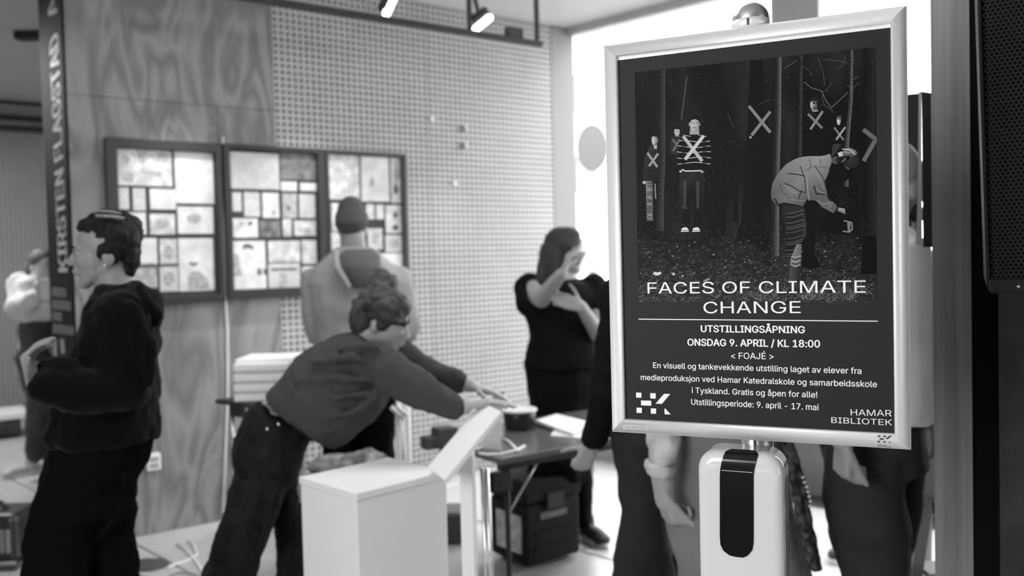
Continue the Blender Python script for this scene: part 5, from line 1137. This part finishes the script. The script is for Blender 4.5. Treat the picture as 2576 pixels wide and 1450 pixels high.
jn = [('l', [((A4(*a) + A4(*b)) / 2, (A4(*b) - A4(*a)) / 2, V3(0, d, 0)) for a, b, d in (((652, 1006), (782, 1062), .15), ((640, 1014), (784, 1072), .165), ((612, 1052), (782, 1102), .18), ((594, 1100), (768, 1130), .18), ((594, 1160), (758, 1180), .17), ((590, 1210), (735, 1225), .14))]),
      ('t', [(590, 1190, 725, 1205, Y4 - .07, .12), (572, 1262, 706, 1280, Y4 - .08, .105), (545, 1350, 672, 1365, Y4 - .08, .10), (508, 1450, 642, 1455, Y4 - .07, .10), (455, 1580, 600, 1590, Y4 - .05, .10), (420, 1670, 580, 1680, Y4 - .05, .10)]),
      ('t', [(640, 1180, 765, 1180, Y4 + .1, .12), (690, 1260, 770, 1260, Y4 + .1, .10), (697, 1350, 775, 1350, Y4 + .1, .09), (698, 1450, 782, 1450, Y4 + .12, .09), (690, 1680, 790, 1680, Y4 + .15, .09)])]
jn += [('s', A4(786, 1085, -.1), .034), ('c', A4(765, 1070, -.12), .02, A4(792, 1092, -.08), .026)]
for a, b in (((640, 1235), (600, 1350)), ((690, 1240), (650, 1380))): jn += chain([A4(*a, -.18), A4(*b, -.17)], (.010, .008))
solid('jeans', jn, M_jean, p4, .009, 3, .022, .06)
bm = bmesh.new()
for (x, y) in ((716, 1051), (672, 1080), (700, 1068)): add_ell(bm, A4(x, y, -.185), (.006, 0, 0), (0, .004, 0), (0, 0, .006), 8)
o = bmobj('rivets', bm, M_chrome, p4, smooth=True); o['kind'] = 'stuff'
solid('tied_cord', chain([A4(722, 1030, -.17), A4(742, 1040, -.185), A4(738, 1062, -.19), A4(752, 1072, -.19)], (.008, .009, .008, .006)) + chain([A4(738, 1040, -.18), A4(762, 1030, -.17)], (.008, .006)), mat('pale_cord', .4, .8), p4, .005, 2)
for x, y, dy in ((480, 1705, -.05), (735, 1715, .15)): h_ = base(x, y, Y4 + dy); shoe('shoe', h_ - V3(.04, 0, 0), h_ + V3(.22, .05, 0), M_blackp, p4)
# --- woman in black with her hand at her mouth
Y5 = 4.7; A5 = lambda x, y, dy=0: at(x, y, Y5 + dy)
p5 = thing('person', base(1415, 1300, Y5), 'long-haired woman in black with one hand raised to her mouth, left of the poster', 'person')
H = .235; hp, P, ax = head_prims(A5(1424, 632), (.80, -.52, -.06), (-.04, 0, 1), H)
e5, w5 = A5(1362, 752, -.20), A5(1412, 690, -.38); e6, w6 = A5(1503, 838, -.15), A5(1462, 772, -.30)
solid('body', hp + [('c', P(-.14, 0, -.22), .06, A5(1410, 715), .07), ('c', A5(1412, 750), .15, A5(1420, 1000), .17), ('c', A5(1335, 725, -.02), .06, e5, .05), ('c', e5, .048, w5, .030), ('c', A5(1490, 730), .06, e6, .05), ('c', e6, .045, w6, .03),
      ('c', A5(1378, 1000), .10, A5(1385, 1180), .075), ('c', A5(1385, 1180), .065, A5(1400, 1330), .05), ('c', A5(1450, 1000), .10, A5(1462, 1180), .075), ('c', A5(1462, 1180), .065, A5(1465, 1330), .05)]
      + hand(w5, (.45, -.1, .9), (.55, .8, 0), (.3, .6, .4), (25, 40, 30), 1.0) + hand(w6, (-.9, -.1, .35), (0, 1, -.2), (0, .2, 1), (15, 25, 20)), M_skin, p5, .0075, 3)
eyes(P, ax, H, p5)
E_ = lambda x, y, z, a, b, d: ('e', P(x, y, z), ax[0] * a * H, ax[1] * b * H, ax[2] * d * H, 18)
hr = [E_(-.10, 0, .17, .46, .40, .395), E_(-.28, .0, -.1, .30, .38, .5), E_(-.15, 0, -.25, .22, .36, .35), E_(.08, .0, .36, .27, .28, .2)] + [('c', A5(1392, 640, -.02), .075, A5(1372, 705, -.04), .06), ('c', A5(1372, 705, -.04), .055, A5(1362, 742, -.02), .025), ('c', A5(1395, 640, .05), .09, A5(1390, 730, .08), .06)]
solid('hair', hr, mat('long_brown_hair', .035, .6, spec=.15, noise_s=10, noise_a=.6, bump=.8, bs=60, stretch=(1, 1, .2)), p5, .009, 3)
M_blk = mat('black_cotton', .008, .9, spec=.06)
solid('shirt', [('t', [(1378, 700, 1462, 700, Y5, .10), (1330, 712, 1492, 712, Y5, .16), (1312, 745, 1512, 745, Y5, .20), (1322, 800, 1505, 800, Y5, .22), (1332, 850, 1500, 850, Y5, .23), (1322, 895, 1518, 895, Y5, .24), (1318, 925, 1512, 920, Y5, .24)]),
      ('c', A5(1330, 725), .085, A5(1338, 765, -.08), .085), ('c', A5(1492, 725), .085, A5(1506, 775, -.06), .08)], M_blk, p5, .011, 4, .03, .12)
solid('trousers', [('t', [(1316, 905, 1510, 905, Y5, .23), (1325, 960, 1512, 960, Y5, .22), (1332, 1040, 1500, 1040, Y5, .19), (1340, 1090, 1495, 1090, Y5, .15)]), ('t', [(1342, 1060, 1420, 1060, Y5, .13), (1352, 1200, 1418, 1200, Y5, .11), (1365, 1320, 1425, 1320, Y5, .10)]), ('t', [(1415, 1060, 1496, 1060, Y5, .13), (1430, 1200, 1492, 1200, Y5, .11), (1438, 1318, 1490, 1318, Y5, .10)])], M_blk, p5, .012, 4, .02, .1)
M_ws = mat('white_rubber', .7, .5)
for x in (1398, 1466): h_ = base(x, 1340, Y5 + .02); shoe('shoe', h_, h_ + V3(.10, -.24, 0), mat('black_canvas', .03, .7), p5, sole=M_ws)
# --- three people behind the poster
Y6 = 3.0; A6 = lambda x, y, dy=0: at(x, y, Y6 + dy)
p6 = thing('person', base(1620, 1300, Y6), 'person in black jacket and dark wide trousers behind the left edge of the poster', 'person')
H = .23; hp, P, ax = head_prims(A6(1650, 585), (-.9, .3, -.2), (0, 0, 1), H); e6_, w6_ = A6(1535, 985, -.05), A6(1490, 1120, .12)
solid('body', hp + [('c', P(-.14, 0, -.22), .055, A6(1660, 690), .065), ('c', A6(1655, 760), .13, A6(1640, 1010), .13), ('c', A6(1570, 740), .055, e6_, .042), ('c', e6_, .04, w6_, .027), ('c', A6(1730, 740), .055, A6(1760, 930), .042), ('c', A6(1760, 930), .04, A6(1740, 1050, -.1), .027),
      ('c', A6(1610, 1080), .08, A6(1618, 1330), .06), ('c', A6(1615, 1330), .06, A6(1620, 1690), .045), ('c', A6(1680, 1080, .1), .095, A6(1680, 1330, .1), .07), ('c', A6(1680, 1330, .1), .06, A6(1700, 1690, .12), .045)]
      + hand(w6_, (-.45, .05, -.9), (-.2, 1, 0), (-1, 0, -.3), (45, 60, 35), .9) + hand(A6(1740, 1050, -.1), (0, 0, -1), (-1, 0, 0), (0, -1, 0)), M_skin, p6, .0075, 3)
solid('hair', [('e', P(-.12, 0, .18), ax[0] * .43 * H, ax[1] * .39 * H, ax[2] * .38 * H, 16), ('e', P(-.28, 0, -.02), ax[0] * .25 * H, ax[1] * .35 * H, ax[2] * .32 * H, 16)], M_hair, p6, .01, 3)
solid('jacket', [('t', [(1590, 690, 1720, 690, Y6, .12), (1550, 740, 1765, 740, Y6, .18), (1560, 860, 1750, 860, Y6, .18), (1555, 1060, 1735, 1060, Y6, .18)]), ('c', A6(1572, 745), .085, e6_, .075), ('c', A6(1538, 960, -.05), .07, A6(1508, 1068, .08), .055), ('c', A6(1508, 1068, .08), .055, A6(1496, 1100, .11), .045), ('c', A6(1738, 745), .085, A6(1762, 930), .07), ('c', A6(1762, 930), .066, A6(1742, 1040, -.1), .05)], M_blackm, p6, .011, 4, .03, .1)
solid('trousers', [('t', [(1548, 1040, 1730, 1040, Y6, .17), (1536, 1100, 1735, 1100, Y6, .18), (1545, 1180, 1730, 1180, Y6, .17)]), ('t', [(1545, 1150, 1670, 1150, Y6 - .04, .13), (1560, 1230, 1672, 1230, Y6 - .06, .12), (1561, 1290, 1672, 1290, Y6 - .06, .12), (1546, 1370, 1688, 1370, Y6 - .04, .12), (1534, 1450, 1700, 1450, Y6 - .02, .12), (1530, 1690, 1705, 1690, Y6, .12)]), ('t', [(1640, 1150, 1740, 1150, Y6 + .12, .12), (1655, 1300, 1745, 1300, Y6 + .14, .11), (1670, 1690, 1780, 1690, Y6 + .16, .11)])], mat('dark_wool', .022, .9, spec=.15), p6, .012, 4, .03, .12)
for x, dy in ((1625, 0), (1705, .12)): h_ = base(x, 1740, Y6 + dy); shoe('shoe', h_, h_ + V3(-.22, .06, 0), M_blackp, p6)
Y7 = 2.55; A7 = lambda x, y, dy=0: at(x, y, Y7 + dy)
p7 = thing('person', base(1840, 1300, Y7), 'person with pale rolled-up sleeve and light grey trousers directly behind the dispenser', 'person')
H = .225; hp, P, ax = head_prims(A7(1830, 515), (.2, .9, -.1), (0, 0, 1), H); w7 = A7(1672, 1262, -.14)
solid('body', hp + [('c', P(-.14, 0, -.22), .055, A7(1830, 620), .065), ('c', A7(1830, 690), .13, A7(1840, 1050), .13), ('c', A7(1710, 680), .055, A7(1665, 990, -.06), .045), ('c', A7(1665, 1000, -.06), .042, A7(1665, 1190, -.12), .034), ('c', A7(1665, 1190, -.12), .033, w7, .027), ('c', A7(1950, 680), .055, A7(1990, 900), .042), ('c', A7(1990, 900), .04, A7(1940, 1050, .2), .027),
      ('c', A7(1785, 1150), .075, A7(1780, 1420, -.04), .055), ('c', A7(1780, 1420, -.04), .05, A7(1790, 1880), .045), ('c', A7(1910, 1150, .03), .065, A7(1938, 1420, .05), .05), ('c', A7(1938, 1420, .05), .05, A7(1960, 1880, .05), .04)]
      + hand(A7(1666, 1236, -.14), (.25, 0, -1), (1, .4, 0), (.3, -1, 0), (65, 75, 40), .95, .25, True) + hand(A7(1940, 1050, .2), (0, 0, -1), (-1, 0, 0), (0, -1, 0)), mat('warm_skin', .30, .55, spec=.3), p7, .006, 3)
solid('hair', [('e', P(-.12, 0, .18), ax[0] * .43 * H, ax[1] * .39 * H, ax[2] * .38 * H, 16), ('e', P(-.28, 0, -.08), ax[0] * .25 * H, ax[1] * .35 * H, ax[2] * .36 * H, 16)], M_hair, p7, .01, 3)
M_dn = mat('pale_denim', .42, .85, noise_s=14, noise_a=.3, bump=.4, bs=90)
solid('shirt', [('t', [(1750, 620, 1905, 620, Y7, .12), (1700, 665, 1960, 665, Y7, .18), (1710, 850, 1950, 850, Y7, .18), (1720, 1060, 1945, 1060, Y7, .17)]), ('c', A7(1715, 690), .085, A7(1670, 980, -.06), .07), ('t', [(1626, 960, 1712, 960, Y7 - .06, .06), (1628, 1060, 1712, 1060, Y7 - .09, .06), (1626, 1120, 1706, 1120, Y7 - .11, .058), (1634, 1165, 1700, 1165, Y7 - .12, .056)]), ('c', A7(1948, 690), .085, A7(1988, 900), .07), ('c', A7(1988, 900), .065, A7(1945, 1030, .18), .05)], M_dn, p7, .009, 4, .02, .06)
solid('rolled_cuff', [('t', [(1622, 1160, 1696, 1166, Y7 - .12, .058), (1622, 1178, 1698, 1184, Y7 - .12, .060), (1628, 1194, 1692, 1198, Y7 - .12, .056)])], M_dn, p7, .006, 2, .01, .03)
M_lg = mat('light_grey_cotton', .16, .9, noise_s=3, noise_a=.25, bump=.2, bs=60)
solid('trousers', [('t', [(1716, 1040, 1950, 1040, Y7, .17), (1700, 1120, 1965, 1120, Y7, .19), (1688, 1220, 1980, 1220, Y7, .20), (1672, 1290, 1990, 1290, Y7, .19)]), ('t', [(1664, 1280, 1850, 1280, Y7 - .05, .13), (1690, 1380, 1850, 1380, Y7 - .05, .13), (1712, 1450, 1855, 1450, Y7 - .04, .13), (1730, 1860, 1850, 1860, Y7, .12)]), ('t', [(1840, 1280, 2005, 1280, Y7 + .05, .13), (1850, 1380, 2022, 1380, Y7 + .05, .13), (1860, 1460, 2040, 1460, Y7 + .05, .13), (1890, 1860, 2060, 1860, Y7 + .05, .12)])], M_lg, p7, .011, 4, .03, .14)
for x in (1790, 1960): h_ = base(x, 1930, Y7); shoe('shoe', h_, h_ + V3(.03, .24, 0), M_blackp, p7)
# patterned scarf hanging from that person's side
sf_ = thing('hanging_scarf', base(2030, 1300, 2.42), 'dark patterned scarf hanging at the right side of the dispenser', 'scarf')
solid('scarf_cloth', [('t', [(1960, 1100, 1992, 1098, 2.40, .02), (1975, 1150, 2006, 1146, 2.40, .025), (1985, 1195, 2020, 1188, 2.40, .03), (1996, 1260, 2033, 1250, 2.40, .03), (2004, 1310, 2042, 1306, 2.40, .03), (2016, 1360, 2052, 1356, 2.41, .028), (2028, 1410, 2062, 1400, 2.42, .025), (2040, 1438, 2068, 1434, 2.42, .018)])] + chain([at(1988, 1170, 2.36), at(2012, 1290, 2.365), at(2052, 1432, 2.38)], (.010, .012, .008)), mat('patterned_scarf', .045, .85, noise_s=45, noise_a=1.3), sf_, .006, 2, .012, .03)
for k, (x, y) in enumerate(((2018, 1190), (2022, 1202), (2028, 1214), (2031, 1226), (2034, 1238), (2037, 1250), (2036, 1262))):
    bm = bmesh.new(); add_ell(bm, at(x + 2, y + 12, 2.365), (.0055, 0, 0), (0, .005, 0), (0, 0, .0042), 8); bmobj('bead', bm, mat('pale_bead', .55, .4), sf_, smooth=True)
Y8 = 2.5; A8 = lambda x, y, dy=0: at(x, y, Y8 + dy)
p8 = thing('person', base(2190, 1300, Y8), 'person in pale shirt and dark grey trousers behind the right edge of the poster', 'person')
H = .235; hp, P, ax = head_prims(A8(2256, 470), (.7, .5, -.15), (0, 0, 1), H); w8 = A8(2122, 1112, -.20)
solid('body', hp + [('c', P(-.14, 0, -.22), .06, A8(2215, 600), .07), ('c', A8(2190, 680), .13, A8(2180, 1020), .14), ('c', A8(2070, 670), .058, A8(2062, 920, -.08), .045), ('c', A8(2062, 920, -.08), .042, w8, .030), ('c', A8(2300, 680, .05), .058, A8(2318, 900, .05), .045), ('c', A8(2318, 900, .05), .042, A8(2330, 1060, .15), .03),
      ('c', A8(2170, 1110), .08, A8(2180, 1400), .06), ('c', A8(2180, 1400), .055, A8(2190, 1880), .045), ('c', A8(2230, 1110, .14), .07, A8(2238, 1400, .2), .055), ('c', A8(2238, 1400, .2), .05, A8(2255, 1880, .2), .045)]
      + hand(w8, (-.05, 0, -1), (1, .3, 0), (.2, -1, 0), (62, 85, 50), .95, .3, True) + hand(A8(2330, 1060, .15), (0, 0, -1), (-1, 0, 0), (0, -1, 0)), M_skin, p8, .006, 3)
solid('beard', [('e', P(.12, 0, -.32), ax[0] * .27 * H, ax[1] * .27 * H, ax[2] * .24 * H, 16), ('e', P(-.12, 0, -.52), ax[0] * .30 * H, ax[1] * .30 * H, ax[2] * .22 * H, 16)], M_hairb, p8, .009, 3, .01, .03)
solid('hair', [('e', P(-.2, 0, .2), ax[0] * .34 * H, ax[1] * .36 * H, ax[2] * .34 * H, 16)], mat('pale_hair', .35, .6), p8, .009, 3)
solid('shirt', [('t', [(2130, 575, 2275, 575, Y8, .12), (2068, 625, 2322, 622, Y8, .18), (2052, 700, 2334, 700, Y8, .19), (2060, 850, 2336, 850, Y8, .19), (2050, 1040, 2338, 1046, Y8, .19), (2052, 1048, 2337, 1052, Y8, .185)]), ('c', A8(2072, 670), .085, A8(2066, 830, -.05), .08)], mat('pale_cotton', .85, .9, bump=.15, bs=40), p8, .011, 4, .02, .16)
solid('trousers', [('t', [(2060, 1030, 2318, 1030, Y8 + .03, .17), (2066, 1100, 2318, 1100, Y8 + .03, .18), (2080, 1170, 2316, 1170, Y8 + .04, .18)]), ('t', [(2082, 1130, 2266, 1130, Y8 - .02, .14), (2078, 1250, 2264, 1230, Y8 - .03, .14), (2078, 1310, 2284, 1330, Y8 - .02, .14), (2104, 1386, 2284, 1390, Y8, .13), (2120, 1450, 2270, 1450, Y8, .13), (2135, 1870, 2250, 1870, Y8, .12)]), ('t', [(2180, 1130, 2317, 1130, Y8 + .18, .12), (2190, 1250, 2312, 1250, Y8 + .2, .12), (2190, 1330, 2292, 1330, Y8 + .2, .12), (2180, 1450, 2275, 1450, Y8 + .2, .11), (2200, 1870, 2310, 1870, Y8 + .2, .11)])], mat('charcoal_wool', .032, .9, spec=.15, bump=.15, bs=60), p8, .011, 4, .035, .16)
for x, dy in ((2200, 0), (2290, .2)): h_ = base(x, 1940, Y8 + dy); shoe('shoe', h_, h_ + V3(-.2, -.12, 0), M_blackp, p8)
h_ = ground(2112, 1398); sn = thing('sneaker', h_, 'single dark sneaker with pale laces on the bright floor, right of the scarf', 'shoe'); shoe('upper', h_ + V3(.1, .1, 0), h_ + V3(-.07, -.12, 0), mat('dark_sneaker', .05, .6), sn)
# ------------------------------------------------------------------ right foreground
# timber post and black jamb
er = Vector((math.cos(math.radians(-26)), math.sin(math.radians(-26)), 0)); ed = Vector((-er.y, er.x, 0))
def rbox(name, px, py, Y, wid, dep, m):
    p = at(px, py, Y); M = Matrix(((er.x, ed.x, 0, p.x), (er.y, ed.y, 0, p.y), (0, 0, 1, 0), (0, 0, 0, 1)))
    o = box(name, (0, 0, 0), (wid, dep, CEIL - .002), m); o.matrix_world = M; meta(o, kind='structure'); return o
rbox('trim_2', 2346, 725, 1.95, .0765, .12, M_beam); rbox('trim_3', 2433, 725, 1.925, .22, .12, M_blackm)
rbox('wall_concrete', 2514, 725, 1.85, 2.6, .04, M_dconc)
bp_ = at(2441, 1124, 1.91); bo = thing('bolt', bp_, 'tiny metal bolt head on the black jamb right of the timber post', 'bolt')
bm = bmesh.new(); add_cone(bm, bp_ + V3(0, .012, 0), .005, bp_ + V3(0, .018, 0), .0055, 12); bmobj('bolt_head', bm, M_steel, bo)
# loudspeaker with perforated grille
YS = 1.45; sa, sbm = at(2490, 742, YS), at(2480, 742, YS); tilt = .0
xl = at(2484, 740, YS).x; zb = at(2490, 743, YS).z; sw_ = .30; sh_ = .62; lean = .05
SPM = Matrix.Translation((xl, YS, zb)) @ Matrix.Rotation(math.radians(-27), 4, 'Z') @ Matrix.Rotation(math.radians(-1.4), 4, 'Y') @ Matrix.Rotation(math.radians(4), 4, 'X')
spk = thing('loudspeaker', None, 'black loudspeaker with perforated grille at the upper right edge', 'loudspeaker', mw=SPM)
box('cabinet', (0, .022, 0), (sw_, .21, sh_), mat('cabinet_black', .008, .7, spec=.08), spk, True, .012, seg=3)
box('grille_border', (.004, .0, .002), (sw_ - .004, .0215, .026), mat('grille_steel', .012, .6, spec=.15), spk, True, .004)
V, Fc = [], []; pit = .0072; r = .0027; ny = int((sh_ - .03) / (pit * .866)); nx = int((sw_ - .012) / pit)
oc = [(math.cos(k * math.pi / 3), math.sin(k * math.pi / 3)) for k in range(6)]
for j in range(ny):
    for i in range(nx):
        cx, cz = .010 + (i + (.5 if j % 2 else 0)) * pit, .030 + j * pit * .866; b = len(V)
        R2 = pit / math.sqrt(3) * 1.003
        V += [(cx + R2 * math.cos(math.pi / 6 + k * math.pi / 3), 0, cz + R2 * math.sin(math.pi / 6 + k * math.pi / 3)) for k in range(6)] + [(cx + r * math.cos(math.pi / 6 + k * math.pi / 3), 0, cz + r * math.sin(math.pi / 6 + k * math.pi / 3)) for k in range(6)]
        Fc += [(b + k, b + (k + 1) % 6, b + 6 + (k + 1) % 6, b + 6 + k) for k in range(6)]
mk('grille', V, Fc, mat('grille_steel', .030, .4), spk, True)
box('grille_edge', (-.001, .0, .026), (.004, .022, sh_), mat('grille_steel', .022), spk, True, .0015)
box('bracket', (.12, .21, .2), (.18, .36, .4), M_black, spk, True)
bm = bmesh.new(); add_ell(bm, (.045, -.001, .013), (.003, 0, 0), (0, .0015, 0), (0, 0, .003), 10); bmobj('screw', bm, M_steel, spk, True, True)
# boards behind the post
YB = 1.98
def slab_px(name, pts, Y, th, m, label, cat='board'):
    q = [at(x, y, Y) for x, y in pts]; n = len(q)
    o = mk(name, q + [p + (p - CAM).normalized() * th for p in q], [tuple(range(n)), tuple(range(2 * n - 1, n - 1, -1))] + [(i, (i + 1) % n, n + (i + 1) % n, n + i) for i in range(n)], m); meta(o, label, cat); return o
slab_px('notice_board', [(2318, 230), (2360, 236), (2362, 623), (2322, 622)], 2.075, .02, M_black, 'dark upright board fixed behind the timber post beside the window')
slab_px('board_edge', [(2311, 230), (2318, 230), (2320, 618), (2303, 617), (2309, 500), (2310, 380)], 2.08, .012, mat('pale_edge', .5, .6), 'narrow warped white card standing along the edge of the dark board', 'card')
slab_px('dark_screen', [(2270, 238), (2313, 233), (2318, 600), (2270, 600)], 3.2, .04, mat('dark_screen', .03, .4), 'dark upright screen behind the head right of the poster', 'screen')
# stepladder behind the post
lb = thing('stepladder', base(2360, 1300, 2.95), 'aluminium stepladder with black rubber treads beside the timber post', 'ladder')
def bar(name, p, q, w1, w2, m, par):
    p, q = Vector(p), Vector(q); d = q - p; bm = bmesh.new(); x = d.cross(V3(0, 1, 0)).normalized(); add_box(bm, (p + q) / 2, d / 2, x * w1, V3(0, w2, 0), .002, 1); return bmobj(name, bm, m, par)
foot = base(2245, 1725, 2.85); top = at(2362, 1010, 3.05)
M_ladr = mat('ladder_aluminium', .55, .4, metal=.6)
bar('stile', foot, top, .021, .03, M_ladr, lb); bar('stile', foot + V3(.42, 0, 0), top + V3(.36, 0, 0), .021, .03, M_ladr, lb)
bar('rear_leg', base(2330, 1640, 3.35), top + V3(-.02, .04, 0), .014, .014, M_ladr, lb); bar('rear_leg', base(2330, 1640, 3.35) + V3(.44, 0, 0), top + V3(.34, .04, 0), .014, .014, M_ladr, lb)
for (y, dy) in ((1418, 0), (1246, .08), (1075, .15)):
    t = (y - 1725) / (1010 - 1725); c = foot + (top - foot) * t
    box('tread', (c.x + .02, c.y - .075, c.z - .004), (c.x + .40, c.y + .05, c.z + .012), mat('tread_rubber', .10, .6), lb, bev=.002); box('tread_front', (c.x - .01, c.y - .085, c.z - .035), (c.x + .43, c.y - .076, c.z + .010), M_black, lb, bev=.003)
